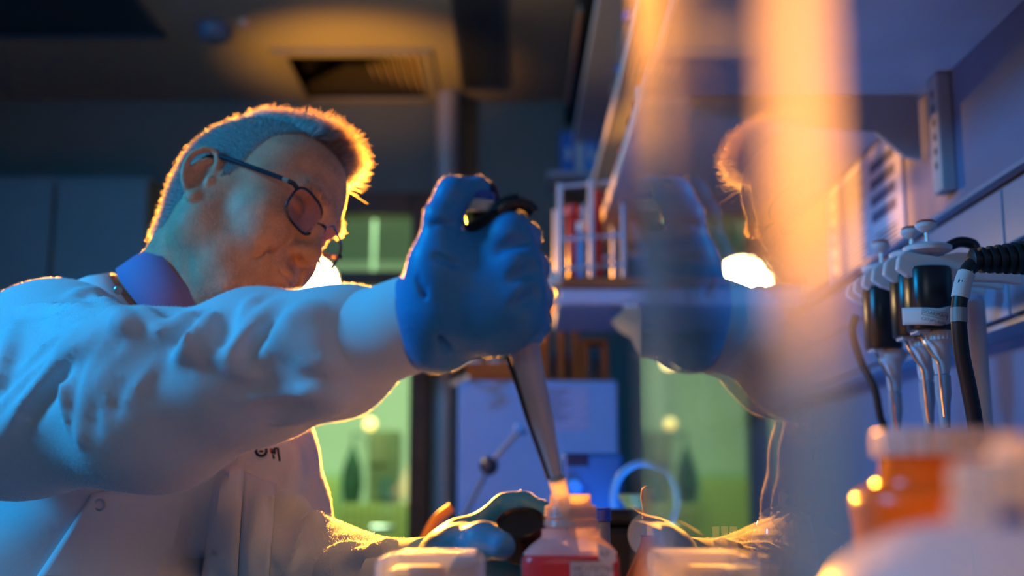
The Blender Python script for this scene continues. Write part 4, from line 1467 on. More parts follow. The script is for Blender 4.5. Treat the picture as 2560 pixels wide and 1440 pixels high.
# thumb
th = [at(1100, 770, 0.898), at(1093, 645, 0.888), at(1108, 545, 0.884), at(1133, 487, 0.886), at(1192, 474, 0.892)]
RHn.chain(th[:2], [0.024, 0.0170], 0.018)
RHn.chain(th[1:3], [0.0170, 0.0138], 0.012)
RHn.chain(th[2:], [0.0138, 0.0130, 0.0106], 0.006)
RHn.cap(at(1105, 690, 0.89), at(1200, 640, 0.90), 0.018, 0.014, 0.016)
for (p, q, r) in (((1045, 700), (1110, 860), 0.0010), ((1060, 720), (1120, 880), 0.0009), ((1090, 640), (1140, 660), 0.0010), ((1082, 560), (1130, 560), 0.0009)):
    pa_, pb_ = RHn.hit(*p, 0.84, 0.99), RHn.hit(*q, 0.84, 0.99)
    if pa_ is not None and pb_ is not None:
        RHn.cap(pa_, pb_, r, r, 0.005, True)
drape(RHn, 0.0005)
V, F = RHn.mesh(2)
gv = fastmesh('glove', V, F, glovem, man)
fuzz('lint', V, vnormals(V, F), 7000, 0.0008, 0.00005, lint, gv)
gv['label'] = 'blue nitrile glove on the hand with the pipette'

# left hand, holding the black cap between thumb and fingers
LW = at(1085, 1440, 1.07)
lo = at(1020, 1560, 0.92) - 0.02
hi = at(1420, 1200, 1.15) + 0.02
LH = SDF(*grid_around((lo[0], 0.895, lo[2]), (hi[0], 1.12, hi[2]), hg))
LH.cap(LW, at(1150, 1395, 1.045), 0.026, 0.027, 0.02)
kn = [at(1268, 1272, 1.030), at(1262, 1318, 1.046), at(1256, 1365, 1.055), at(1248, 1412, 1.058)]
for i, k_ in enumerate(kn):
    LH.cap(at(1130, 1388 + 14 * i, 1.05), k_, 0.0185, 0.0122, 0.018)
FL = SDF(*[a.copy() for a in LH.ax])
tips = [[at(1310, 1262, 1.030), at(1352, 1282, 1.010), at(1372, 1318, 0.995)], [at(1310, 1325, 1.050), at(1360, 1345, 1.030), at(1376, 1385, 1.012)],
        [at(1305, 1385, 1.055), at(1352, 1402, 1.035), at(1362, 1440, 1.015)], [at(1295, 1440, 1.055), at(1338, 1452, 1.035), at(1345, 1485, 1.015)]]
for k_, t_ in zip(kn, tips):
    FL.chain([k_] + t_, [0.0118, 0.0110, 0.0098, 0.0088], 0.003)
hh = np.maximum(0.008 - np.abs(LH.d - FL.d), 0) / 0.008
LH.d = np.minimum(LH.d, FL.d) - hh * hh * 0.008 * 0.25
LH.chain([at(1105, 1415, 1.04), at(1150, 1362, 1.005), at(1205, 1352, 0.975), at(1252, 1366, 0.962)], [0.021, 0.0165, 0.0140, 0.0112], 0.008)
LH.cap(at(1140, 1400, 1.03), at(1240, 1440, 1.03), 0.024, 0.018, 0.02)
for k in range(7):
    u = 1085 + k * 12
    pa_, pb_ = LH.hit(u, 1385 - k * 9, 0.9, 1.11), LH.hit(u + 16, 1420 - k * 6, 0.9, 1.11)
    if pa_ is not None and pb_ is not None:
        LH.cap(pa_, pb_, 0.0009, 0.0006, 0.004, True)
drape(LH, 0.0006)
V, F = LH.mesh(2)
gv2 = fastmesh('glove', V, F, glovem, man)
fuzz('lint', V, vnormals(V, F), 5000, 0.0006, 0.00004, lint, gv2)
gv2['label'] = 'blue nitrile glove on the hand with the black cap'

# ---------------- glasses
gs = empty('eyeglasses', hp(0.09, 0, 0.02))
tag(gs, 'dark rectangular-framed eyeglasses worn by the man in the lab coat', 'glasses')
gfm = mat('frame_dark', (0.018, 0.018, 0.03), 0.25)
gln = glassmat('spectacle_glass', (0.90, 0.86, 0.83), 1.5)


def lens_pts(s, n=36, grow=0.0):
    P = []
    for k in range(n):
        a = 2 * math.pi * k / n
        p = 3.2
        c, d = math.cos(a), math.sin(a)
        g_ = (abs(c) ** p + abs(d) ** p) ** (-1 / p)
        yy = s * (0.0355 + (0.0282 + grow) * c * g_)
        zz = 0.020 + (0.0205 + grow) * d * g_ - 0.002 * c
        xx = 0.1010 - 0.0045 * (abs(yy) / 0.06) ** 2 - 0.02 * max(0, abs(yy) - 0.05) - 0.10 * (0.02 - zz) * 0.12
        P.append(hp(xx, yy, zz))
    return P


for s in (-1, 1):
    P = lens_pts(s)
    MB().tube(P + [P[0], P[1]], 0.0016, 8, caps=False).build('rim', gfm, gs)
    MB().prism(P, HF * 0.0012).build('lens', gln, gs, smooth=False)
    hx = [hp(0.0960, s * 0.0625, 0.030), hp(0.0935, s * 0.0690, 0.031), hp(0.0880, s * 0.0715, 0.031)]
    MB().tube(hx, 0.0028, 8).build('end_piece', gfm, gs)
    MB().tube([hp(0.0880, s * 0.0720, 0.031), hp(0.0810, s * 0.0735, 0.0312)], 0.0027, 8).build('hinge', mat('hinge_metal', (0.7, 0.66, 0.5), 0.3, 0.8), gs)
    MB().tube(spline([hp(0.0810, s * 0.0735, 0.0312), hp(0.04, s * 0.0790, 0.032), hp(-0.010, s * 0.0830, 0.033), hp(-0.030, s * 0.082, 0.022)], 5), 0.0027, 8, flat=0.6).build('temple', gfm, gs)
MB().tube(spline([hp(0.1005, -0.0085, 0.024), hp(0.1065, 0, 0.027), hp(0.1005, 0.0085, 0.024)], 5), 0.0018, 8).build('bridge', gfm, gs)
for s in (-1, 1):
    MB().tube([hp(0.100, s * 0.0095, 0.016), hp(0.097, s * 0.0110, 0.008)], 0.0018, 8).build('nose_pad', glassmat('pad', (0.9, 0.9, 0.9), 1.4, 0.1, 0.3), gs)

# ------------------------------------------------------------------ pipette in the hand
PA, PB = at(1232, 560, 0.905), at(1408, 1262, 0.932)
pd = unit(PB - PA)
PLn = np.linalg.norm(PB - PA)
pip = empty('pipette', PB)
tag(pip, 'grey handheld pipette in the gloved hand, its tip in the red bottle', 'pipette')
pgm = mat('pipette_grey', (0.42, 0.45, 0.52), 0.35)
pbk = mat('pipette_black', (0.012, 0.013, 0.016), 0.3)


def pl(u, v):      # station along the pipette axis from a pixel row
    p = at(u, v, 0.915)
    return float((p - PA) @ pd)


prof = [(0.0001, -0.004), (0.012, -0.003), (0.0145, 0.004), (0.0150, 0.03), (0.0140, 0.07), (0.0125, pl(1298, 850)), (0.0118, pl(1305, 885)), (0.0105, pl(1322, 950)), (0.0096, pl(1338, 1010)),
        (0.0090, pl(1352, 1060)), (0.0072, pl(1366, 1110)), (0.0058, pl(1380, 1165)), (0.0050, pl(1388, 1200)), (0.0050, pl(1391, 1210))]
MB().lathe(prof, PA, pd, n=28).build('barrel', pgm, pip)
sd_ = unit(np.cross(pd, A(0, 1, 0)))
if sd_[0] > 0:
    sd_ = -sd_
ej = [PA + pd * pl(1262, 858) + sd_ * 0.0155, PA + pd * pl(1290, 905) + sd_ * 0.0135, PA + pd * pl(1312, 960) + sd_ * 0.0118, PA + pd * pl(1338, 1050) + sd_ * 0.0100, PA + pd * pl(1372, 1150) + sd_ * 0.0070, PA + pd * pl(1388, 1200) + sd_ * 0.0058]
MB().tube(spline(ej, 5), 0.0019, 8).build('ejector_arm', mat('ejector_dark', (0.06, 0.065, 0.08), 0.2, 0.5), pip)
MB().lathe([(0.0053, pl(1390, 1196)), (0.0058, pl(1391, 1200)), (0.0058, pl(1393, 1208)), (0.0045, pl(1394, 1210))], PA, pd, n=20).build('ejector_collar', mat('ejector_dark', (0.06, 0.065, 0.08)), pip)
tipm = mat('tip_plastic', (0.85, 0.80, 0.74), 0.3, transl=0.5, transp=0.25)
t0 = pl(1394, 1210)
MB().lathe([(0.0056, t0 - 0.004), (0.0066, t0), (0.0063, t0 + 0.012), (0.0050, t0 + 0.030), (0.0028, t0 + 0.065), (0.0010, t0 + 0.078)], PA, pd, n=20).build('tip', tipm, pip)
# head: black body, finger hook, clear collar, blue push button, white knob
MB().lathe([(0.0135, -0.030), (0.0150, -0.026), (0.0155, -0.004), (0.0148, 0.006)], PA + sd_ * 0.004, pd, n=24).build('head', pbk, pip)
hk = [at(1170, 578, 0.890), at(1205, 560, 0.884), at(1240, 535, 0.880), at(1262, 515, 0.880), at(1292, 507, 0.882), at(1320, 517, 0.884), at(1334, 534, 0.885)]
MB().tube(spline(hk, 6), [0.006] * 13 + [0.0072] * 12 + [0.0055] * 12, 12, flat=1.0).build('finger_hook', pbk, pip)
bt0 = at(1200, 520, 0.893)
MB().lathe([(0.0105, 0.0), (0.0122, 0.001), (0.0122, 0.008), (0.0100, 0.010)], bt0 + pd * 0.004, -unit(pd + A(-0.35, 0, 0.0)), n=24).build('collar', mat('collar_clear', (0.75, 0.72, 0.72), 0.12, transp=0.2), pip)
MB().lathe([(0.0098, 0.0), (0.0108, 0.001), (0.0108, 0.005), (0.0090, 0.0065)], bt0 - unit(pd + A(-0.35, 0, 0)) * 0.0062, -unit(pd + A(-0.35, 0, 0.0)), n=24).build('push_button', mat('button_blue', (0.015, 0.09, 0.50), 0.3), pip)
kb = at(1138, 577, 0.884)
MB().lathe([(0.0001, -0.007), (0.0045, -0.006), (0.0058, 0), (0.0045, 0.006), (0.0001, 0.007)], kb, unit(A(1, 0.1, 0.25)), n=18).build('ejector_knob', whitep, pip)
MB().tube([kb, at(1180, 572, 0.890)], 0.0042, 10).build('knob_stem', pbk, pip)

# ------------------------------------------------------------------ red bottle
BC = A(0.0455, 0.948, BENCH)
bot = empty('media_bottle', BC)
tag(bot, 'square translucent bottle of red liquid with a printed label, under the pipette tip', 'bottle')
bw = 0.0375
z_ = lambda v: at(1427, v, 0.93)[2] - BENCH
bodym = mat('bottle_plastic', (0.80, 0.70, 0.68), 0.3, transl=0.5, transp=0.22)
clearm = mat('bottle_wall', (0.85, 0.62, 0.62), 0.2, transl=0.3, transp=0.88)
MB().lathe([(bw * 0.9, 0.0005, 0.55), (bw, 0.006, 0.6), (bw, z_(1412), 0.6), (bw * 0.99, z_(1398), 0.55), (bw * 0.945, z_(1386), 0.47)], BC, n=64, rot=-0.10).build('body', clearm, bot)
prof = [(bw * 0.945, z_(1386), 0.47), (bw * 0.93, z_(1382), 0.45), (bw * 0.82, z_(1366), 0.3), (bw * 0.70, z_(1354), 0.15), (0.0232, z_(1346), 0), (0.0225, z_(1338), 0), (0.0225, z_(1324), 0), (0.0190, z_(1321), 0),
        (0.0187, z_(1300), 0), (0.0172, z_(1266), 0), (0.0160, z_(1258), 0), (0.0156, z_(1236), 0), (0.0142, z_(1236), 0), (0.0142, z_(1300), 0)]
b_ = MB().lathe(prof, BC, n=64, rot=-0.10)
b_.f = b_.f[:-2]
b_.build('shoulder_and_neck', bodym, bot)
lq = [(bw * 0.88, 0.002, 0.55), (bw * 0.965, 0.008, 0.6), (bw * 0.965, z_(1412), 0.6), (bw * 0.95, z_(1398), 0.55), (bw * 0.91, z_(1386), 0.45), (0.0001, z_(1386), 0.4)]
MB().lathe(lq, BC, n=64, rot=-0.10).build('liquid', mat('red_liquid', (0.50, 0.006, 0.022), 0.15, transl=0.6), bot)
thm = mat('thread_plastic', (0.82, 0.72, 0.68), 0.25, transl=0.4, transp=0.2)
for i, v in enumerate((1270, 1280, 1290, 1304, 1312)):
    r = 0.0185 + 0.0003 * i
    zc_ = z_(v) + BENCH
    MB().tube([A(BC[0] + r * math.cos(t), BC[1] + r * math.sin(t), zc_ + 0.001 * math.sin(t)) for t in np.linspace(0, 2 * math.pi, 41)], 0.0015, 8).build('thread', thm, bot)
# labels
cR, sR = math.cos(-0.10), math.sin(-0.10)
ex, ey = A(cR, sR, 0), A(-sR, cR, 0)
fy = -(bw + 0.0006)
lab = MB().prism([BC + ex * a + ey * fy + A(0, 0, b) for a, b in ((0.0015, 0.06), (0.0330, 0.06), (0.0330, z_(1397)), (0.0015, z_(1399)))], -ey * 0.0003).build('label', mat('bottle_label', (0.66, 0.55, 0.55), 0.7), bot, smooth=False)
text('lettering', 'HC17377675', BC + ex * 0.0035 + ey * (fy - 0.0005) + A(0, 0, z_(1424)), ex, A(0, 0, 1), 0.0062, ink, lab)
text('lettering', 'CELL-1/01', BC + ex * 0.0035 + ey * (fy - 0.0005) + A(0, 0, z_(1443)), ex, A(0, 0, 1), 0.0062, ink, lab)
MB().prism([BC + ex * a + ey * (fy - 0.0005) + A(0, 0, b) for a, b in ((0.0015, z_(1400)), (0.0240, z_(1399)), (0.0240, z_(1396.5)), (0.0015, z_(1397.5)))], -ey * 0.0002).build('label_bar', mat('label_bar', (0.10, 0.08, 0.03), 0.6), lab, smooth=False)
lb2 = MB().prism([BC + ex * a + ey * (fy - 0.0002) + A(0, 0, b) for a, b in ((0.0225, z_(1400)), (0.0355, z_(1400)), (0.0345, z_(1372)), (0.0215, z_(1354)))], -ey * 0.0003 + A(0, 0.0, 0)).build('label', MATS['bottle_label'], bot, smooth=False)
text('lettering', 'L3', BC + ex * 0.0245 + ey * (fy - 0.0008) + A(0, 0, z_(1386)), ex, A(0, 0, 1), 0.0058, ink, lb2)

# ------------------------------------------------------------------ black screw cap in the left hand
cap = empty('screw_cap', at(1300, 1345, 0.985))
tag(cap, 'black plastic screw cap held open end up in the gloved left hand', 'cap')
cbk = mat('cap_black', (0.008, 0.010, 0.015), 0.28)
cn = unit(A(-0.10, -0.56, 0.82))
cc0 = at(1301, 1310, 0.985)
R0 = 0.0200
MB().lathe([(0.0001, -0.028), (R0 * 0.80, -0.028), (R0 * 0.84, -0.026), (R0 * 0.86, -0.006), (R0 * 0.78, -0.006), (R0 * 0.74, -0.024), (0.0001, -0.024)], cc0, cn, n=44).build('shell', cbk, cap)
MB().lathe([(R0 * 0.90, -0.0035), (R0 * 1.0, -0.003), (R0 * 1.02, 0.002), (R0 * 0.96, 0.0025), (R0 * 0.90, 0.0)], cc0, cn, n=44).build('tamper_ring', cbk, cap)
q1_, q2_, _ = frame_of(cn)
for k in range(12):
    a = k * math.pi / 6
    p = cc0 + (q1_ * math.cos(a) + q2_ * math.sin(a)) * R0 * 0.88 - cn * 0.005
    t = -q1_ * math.sin(a) + q2_ * math.cos(a)
    Rm = np.stack([t, np.cross(cn, t), cn], 1)
    MB().box((-0.0022, -0.0012, -0.0025), (0.0022, 0.0012, 0.0035), Rm, p).build('bridge_tab', cbk, cap, smooth=False)
for k in range(3):
    MB().tube([cc0 + (q1_ * math.cos(t) + q2_ * math.sin(t)) * R0 * 0.76 - cn * (0.009 + 0.005 * k) for t in np.linspace(0, 2 * math.pi, 33)], 0.0009, 6).build('inner_thread', cbk, cap)

# ------------------------------------------------------------------ clear tip box, front left
tbx = empty('tip_box', (at(1072, 1400, 0.86)[0], 0.88, BENCH))
tag(tbx, 'clear plastic pipette tip box on the bench in front of the gloved left hand', 'box')
x0, x1 = at(936, 1400, 0.85)[0], at(1209, 1400, 0.85)[0]
zt = at(1072, 1392, 0.85)[2]
cbm = mat('box_clear', (0.76, 0.84, 0.96), 0.18, transl=0.25, transp=0.66)
MB().box((x0, 0.850, BENCH + 0.075), (x1, 0.935, zt)).build('lid', cbm, tbx, smooth=False, bevel=0.006)
MB().box((x0 + 0.002, 0.852, BENCH + 0.0005), (x1 - 0.002, 0.933, BENCH + 0.0745)).build('base', mat('box_base', (0.55, 0.65, 0.85), 0.3, transl=0.3), tbx, smooth=False, bevel=0.004)
MB().box((x0 + 0.008, 0.862, BENCH + 0.0755), (x1 - 0.030, 0.926, zt - 0.009)).build('tip_tray', mat('tray_cream', (0.75, 0.64, 0.52), 0.5, transl=0.25), tbx, smooth=False, bevel=0.004)
MB().box((x0 + 0.014, 0.856, zt + 0.0004), (x1 - 0.006, 0.930, zt + 0.0022)).build('frosted_top', mat('frost', (0.8, 0.8, 0.82), 0.12, 0.1, bump=1.0, bscale=330, transl=0.3, transp=0.2), tbx, smooth=False, bevel=0.001)
for i in range(5):
    xx = x0 + 0.042 + i * 0.006
    MB().lathe([(0.0022, 0), (0.0026, 0.004), (0.0026, 0.012)], (xx, 0.858, zt - 0.026), n=12).build('tip_end', tipm, tbx)

# ------------------------------------------------------------------ acrylic screen close to the camera, on the right
sc = empty('acrylic_screen', (0.0425, 0.265, BENCH))
tag(sc, 'upright clear acrylic splash screen mirroring the man, with cut edges tinted for an orange glow', 'screen')
SX0, SX1, SY0, SY1, SZ = 0.0392, 0.0455, 0.169, 0.362, 1.42
acr = glassmat('acrylic', (0.985, 0.985, 0.985), 1.49, 0.0, 0.012, (0.7, 0.72, 0.8))
acr_edge = mat('acrylic_edge_amber', (1.0, 0.88, 0.66), 0.5, transl=0.95)  # amber tint deepens the orange lamp glow on the edges
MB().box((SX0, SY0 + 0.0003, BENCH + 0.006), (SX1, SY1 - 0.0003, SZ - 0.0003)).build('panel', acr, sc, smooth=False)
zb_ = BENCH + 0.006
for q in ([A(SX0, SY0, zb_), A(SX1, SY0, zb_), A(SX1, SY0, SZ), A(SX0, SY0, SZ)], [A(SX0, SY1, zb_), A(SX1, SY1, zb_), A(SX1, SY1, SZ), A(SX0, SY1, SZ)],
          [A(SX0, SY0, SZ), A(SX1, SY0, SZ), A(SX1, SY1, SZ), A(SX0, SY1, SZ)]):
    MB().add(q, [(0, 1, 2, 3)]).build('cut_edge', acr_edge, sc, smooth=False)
MB().box((SX0 - 0.03, SY0 + 0.02, BENCH), (SX1 + 0.03, SY1 - 0.02, BENCH + 0.0058)).build('foot', acr, sc, smooth=False, bevel=0.002)

# ------------------------------------------------------------------ pipettes hanging on the right
white2 = mat('holder_white', (0.58, 0.64, 0.70), 0.4)
st = empty('pipette_stand', (0.56, 1.42, BENCH))
tag(st, 'white pipette stand with curved hooks in front of the wall trunking', 'pipette stand')
MB().lathe([(0.075, 0), (0.078, 0.004), (0.075, 0.012), (0.02, 0.016)], (0.555, 1.42, BENCH), n=36).build('base', white2, st)
MB().tube([(0.555, 1.42, BENCH + 0.016), (0.555, 1.42, 1.325)], 0.011, 14).build('column', white2, st)
DY = [1.30, 1.38, 1.46, 1.52, 1.58, 1.63]


def hook_poly(Y, du, dv, sc_=1.0):
    pts = [(2243, 672), (2247, 640), (2262, 626), (2300, 634), (2345, 640), (2395, 630), (2440, 632), (2490, 655), (2530, 672), (2560, 690), (2560, 712), (2500, 704), (2440, 702), (2390, 701), (2340, 706), (2300, 700), (2268, 690)]
    return [at(2340 + (u - 2340) * sc_ + du, 668 + (v - 668) * sc_ + dv, Y) for u, v in pts]


offs = [(0, 0, 1.0), (-38, 14, 0.95), (-72, 28, 0.90), (-100, 42, 0.86), (-126, 56, 0.82), (-148, 68, 0.79)]
for Y, (du, dv, s_) in zip(DY, offs):
    MB().prism(hook_poly(Y, du, dv, s_), (0, 0.010, 0)).build('hook', white2, st, smooth=False, bevel=0.002)


def hung_pipette(u, v, Y, sc_, label, tagged):
    """pipette whose handle centre sits at a pixel on the hook plane"""
    c = at(u, v, Y)
    k = Y / FPX * sc_
    t = empty('hanging_pipette', c + A(0, 0, -0.14))
    tag(t, label, 'pipette', 'pipettes on the stand')

    def z(dv):
        return -dv * k
    b = c + A(0, 0.0, 0)
    MB().lathe([(0.0235 * sc_, z(150)), (0.0245 * sc_, z(147)), (0.0258 * sc_, z(60)), (0.0262 * sc_, z(-10)), (0.0240 * sc_, z(-20))], b + A(-0.0015, 0, 0), A(0.02, 0, 1), n=28, sq=0.12).build('handle', pbk, t)
    MB().lathe([(0.017 * sc_, z(-60)), (0.0275 * sc_, z(-66)), (0.0285 * sc_, z(-78)), (0.024 * sc_, z(-84)), (0.006 * sc_, z(-86))], b, n=28).build('top_collar', white2, t)
    MB().tube([b + A(0, 0, z(-84)), b + A(0, 0, z(-124))], 0.0028 * sc_, 10).build('plunger_rod', MATS['chrome'], t)
    MB().lathe([(0.004 * sc_, z(-120)), (0.008 * sc_, z(-126)), (0.0125 * sc_, z(-134)), (0.0130 * sc_, z(-142)), (0.0120 * sc_, z(-145))], b, n=24).build('plunger_head', white2, t)
    MB().lathe([(0.0118 * sc_, z(-145.5)), (0.0120 * sc_, z(-149)), (0.009 * sc_, z(-153)), (0.0001, z(-154))], b, n=24).build('plunger_button', mat('button_red', (0.50, 0.07, 0.03), 0.35), t)
    s2 = b + A(0.009 * sc_, 0, 0)
    MB().lathe([(0.0170 * sc_, z(151)), (0.0180 * sc_, z(156)), (0.0180 * sc_, z(176)), (0.0150 * sc_, z(182)), (0.0110 * sc_, z(196)), (0.0100 * sc_, z(245)), (0.0085 * sc_, z(262)), (0.0080 * sc_, z(266))][::-1], s2, n=24).build('nose_cone', white2, t)
    for j in range(14):
        a = math.pi + j * math.pi / 13
        MB().box((-0.0006, -0.0006, z(176)), (0.0006, 0.0006, z(157)), None).build('rib', white2, t, smooth=False).location = A(*t.children[-1].location) + s2 + A(0.0182 * sc_ * math.cos(a), 0.0182 * sc_ * math.sin(a), 0)
    MB().lathe([(0.0080 * sc_, z(268)), (0.0092 * sc_, z(270)), (0.0092 * sc_, z(320)), (0.0072 * sc_, z(345)), (0.0062 * sc_, z(385)), (0.0055 * sc_, z(410))][::-1], s2, n=22).build('tip_cone', mat('cone_grey', (0.45, 0.52, 0.62), 0.35, transl=0.2), t)
    ejp = [b + A(-0.016 * sc_, -0.006, z(153)), b + A(-0.014 * sc_, -0.010, z(180)), b + A(-0.006 * sc_, -0.012, z(215)), b + A(0.000 * sc_, -0.0135, z(240)), b + A(0.002 * sc_, -0.0135, z(300)), b + A(0.004 * sc_, -0.011, z(345)), b + A(0.0055 * sc_, -0.0095, z(380))]
    MB().tube(spline(ejp, 5), 0.0022 * sc_, 8).build('ejector_rod', MATS['chrome'], t)
    MB().box((-0.022 * sc_, -0.012, -0.003), (-0.006 * sc_, 0.012, 0.003), np.eye(3), b + A(0, 0, z(151))).build('ejector_plate', white2, t, smooth=False, bevel=0.001)
    if tagged:
        q = []
        n = 18
        for j in range(5):
            row = []
            for i in range(n):
                a = math.pi + 0.05 + (math.pi * 0.80) * i / (n - 1)
                w_ = i / (n - 1)
                rr = 0.0297 * sc_ + 0.003 * max(0, w_ - 0.8) * 5 + 0.004 * max(0, 0.12 - w_) * 5
                zz = z(88 + j * 11.5 + 18 * w_ - 26 * max(0, w_ - 0.62) * 2.2)
                row.append(b + A(rr * math.cos(a) - 0.002, rr * math.sin(a), zz))
            q.append(row)
        q = np.array(q)
        lb = MB().grid(q).build('label', mat('tag_paper', (0.62, 0.60, 0.60), 0.7), t, solid=0.0004)
        front = b + A(-0.0215, -0.0300, z(88 + 24))
        xd, yd = unit(A(1, -0.05, -0.24)), A(0.2, 0, 0.97)
        text('lettering', 'SOARMAN', front + A(0.0012, -0.0010, 0.0), xd, yd, 0.0058, ink, lb)
        text('lettering', 'CAT#PS-4106', front + A(-0.0005, -0.0010, -0.0072), xd, yd, 0.0045, ink, lb)
        o_ = front + A(0.0002, -0.0010, -0.0016)
        for (a0, b0, a1, b1) in ((0, 0, 0.0275, 0.0004), (0, 0.0070, 0.0275, 0.0074), (0, 0, 0.0004, 0.0074), (0.0271, 0, 0.0275, 0.0074)):
            MB().prism([o_ + xd * a0 + yd * b0, o_ + xd * a1 + yd * b0, o_ + xd * a1 + yd * b1, o_ + xd * a0 + yd * b1], A(0, -0.0001, 0)).build('border_line', ink, lb, smooth=False)
    return t


hung_pipette(2322, 690, 1.315, 0.94, 'nearest hanging pipette with red-topped plunger and a paper label', True)
hung_pipette(2284, 706, 1.395, 0.94, 'second hanging black-handled pipette, half hidden behind the nearest one', False)
hung_pipette(2208, 738, 1.535, 0.92, 'farthest hanging black-handled pipette, hazy behind the acrylic screen', False)

# dark finger rest of the nearest pipette, seen above the hook
fr2 = [at(u, v, 1.33) for u, v in ((2285, 622), (2320, 634), (2355, 625), (2395, 606), (2430, 610), (2440, 625))]
arc = empty('pipette_finger_rest', at(2360, 630, 1.33))
tag(arc, 'black curved handle loop lying on the white hook of the pipette stand', 'handle')
MB().tube(spline(fr2, 5), [0.0045] * 6 + [0.0062] * 20, 10).build('loop', pbk, arc)
MB().lathe([(0.003, 0), (0.0045, 0.002), (0.003, 0.005)], at(2322, 632, 1.318), (0, -1, 0), n=12).build('pin', white2, arc)

# ------------------------------------------------------------------ cable with strain relief, far right
cb = empty('power_cable', at(2445, 1075, 1.2))
tag(cb, 'black cable with a ribbed strain relief and white tag, at the right edge', 'cable')
rub = mat('rubber_black', (0.012, 0.012, 0.013), 0.45)
path = [at(u, v, Y) for u, v, Y in ((2440, 655, 1.20), (2420, 675, 1.195), (2404, 720, 1.19), (2397, 790, 1.19), (2404, 880, 1.195), (2422, 970, 1.20), (2440, 1080, 1.205), (2448, 1250, 1.21))]
path.append(A(path[-1][0], path[-1][1], BENCH + 0.008))
MB().tube(spline(path, 6), 0.0078, 14).build('cord', rub, cb)
g0, g1 = at(2420, 652, 1.20), at(2640, 640, 1.20)
gd = unit(g1 - g0)
prof = [(0.006, 0)]
for k in range(9):
    s_ = 0.004 + k * 0.0085
    r = 0.0125 + 0.0008 * k
    prof += [(r, s_), (r, s_ + 0.0035), (r - 0.0028, s_ + 0.0045), (r - 0.0028, s_ + 0.0078)]
prof += [(0.020, 0.085), (0.021, 0.12)]
MB().lathe(prof, g0, gd, n=26).build('strain_relief', rub, cb)
MB().tube([at(2416, 684, 1.1935), at(2409, 703, 1.192), at(2403, 728, 1.190), at(2400, 745, 1.190)], 0.0088, 14).build('paper_tag', mat('tag_paper', (0.62, 0.60, 0.60)), cb)
MB().prism([at(u, v, 1.186) for u, v in ((2404, 690), (2432, 676), (2428, 722), (2398, 752))], (0, 0.0008, 0)).build('tag_flag', mat('tag_paper', (0.62, 0.60, 0.60)), cb, smooth=False)
MB().tube([at(2397.5, 770, 1.19), at(2397.5, 806, 1.19)], 0.0083, 14).build('grey_band', mat('band_grey', (0.25, 0.27, 0.28), 0.5), cb)

# second, thinner cable and a tangle behind the screen
c2 = [at(u, v, Y) for u, v, Y in ((2138, 790, 1.7), (2130, 830, 1.7), (2150, 900, 1.7), (2185, 970, 1.7), (2200, 1040, 1.7), (2215, 1120, 1.7))]
c2.append(A(c2[-1][0], c2[-1][1], BENCH + 0.005))
tag(MB().tube(spline(c2, 6), 0.0055, 10).build('thin_cable', rub), 'thin dark cable hanging down behind the hanging pipettes', 'cable')

# ------------------------------------------------------------------ jars and bottles in the right foreground
jb = A(at(2350, 1100, 0.60)[0], 0.60, BENCH)
jar = empty('amber_jar', jb)
tag(jar, 'amber plastic jar with a wide white lid in the right foreground', 'jar')
zj = lambda v: at(2350, v, 0.60)[2] - BENCH
amb2 = mat('amber_plastic', (0.50, 0.20, 0.02), 0.25, transl=0.5, transp=0.15)
MB().lathe([(0.040, 0.0005), (0.0440, 0.006), (0.0425, zj(1320)), (0.0440, zj(1270)), (0.0435, zj(1240)), (0.040, zj(1222)), (0.034, zj(1212)), (0.0335, zj(1204)), (0.0300, zj(1196)), (0.0300, zj(1180)), (0.0288, zj(1176)), (0.0288, zj(1142))], jb, n=48).build('body', amb2, jar)
lidm = mat('lid_translucent', (0.72, 0.68, 0.66), 0.35, transl=0.5)
MB().lathe([(0.030, zj(1141)), (0.0318, zj(1139)), (0.0322, zj(1090)), (0.0318, zj(1078)), (0.030, zj(1075)), (0.0001, zj(1075))], jb, n=48).build('lid', lidm, jar)
for k in range(24):
    a = 2 * math.pi * k / 24
    p = jb + A(0.0322 * math.cos(a), 0.0322 * math.sin(a), 0)
    MB().tube([p + A(0, 0, zj(1136)), p + A(0, 0, zj(1082))], 0.0009, 6).build('rib', lidm, jar)

wbp = A(at(2538, 1200, 0.40)[0], 0.40, BENCH)
wb2 = empty('wash_bottle', wbp)
tag(wb2, 'white rounded squeeze bottle with a yellowish lit cap, at the lower right corner', 'bottle')
zw = lambda v: at(2510, v, 0.40)[2] - BENCH
wpm = mat('squeeze_plastic', (0.78, 0.76, 0.78), 0.35, transl=0.45)
MB().lathe([(0.055, 0.0005), (0.062, 0.008), (0.064, zw(1560)), (0.063, zw(1480)), (0.058, zw(1420)), (0.050, zw(1370)), (0.040, zw(1332)), (0.030, zw(1312)), (0.022, zw(1306))], wbp, n=56).build('body', wpm, wb2)
MB().lathe([(0.0200, zw(1305)), (0.0215, zw(1296)), (0.0220, zw(1262)), (0.0195, zw(1250)), (0.0185, zw(1246))], wbp, n=40).build('collar', mat('cap_cream', (0.85, 0.80, 0.72), 0.4, transl=0.65), wb2)
MB().lathe([(0.0180, zw(1245)), (0.0192, zw(1240)), (0.0192, zw(1160)), (0.0180, zw(1150)), (0.0080, zw(1146)), (0.0060, zw(1110)), (0.004, zw(1090))], wbp, n=40).build('cap', MATS['cap_cream'], wb2)
for k in range(20):
    a = 2 * math.pi * k / 20
    p = wbp + A(0.0194 * math.cos(a), 0.0194 * math.sin(a), 0)
    MB().tube([p + A(0, 0, zw(1238)), p + A(0, 0, zw(1166))], 0.0011, 6).build('rib', MATS['cap_cream'], wb2)
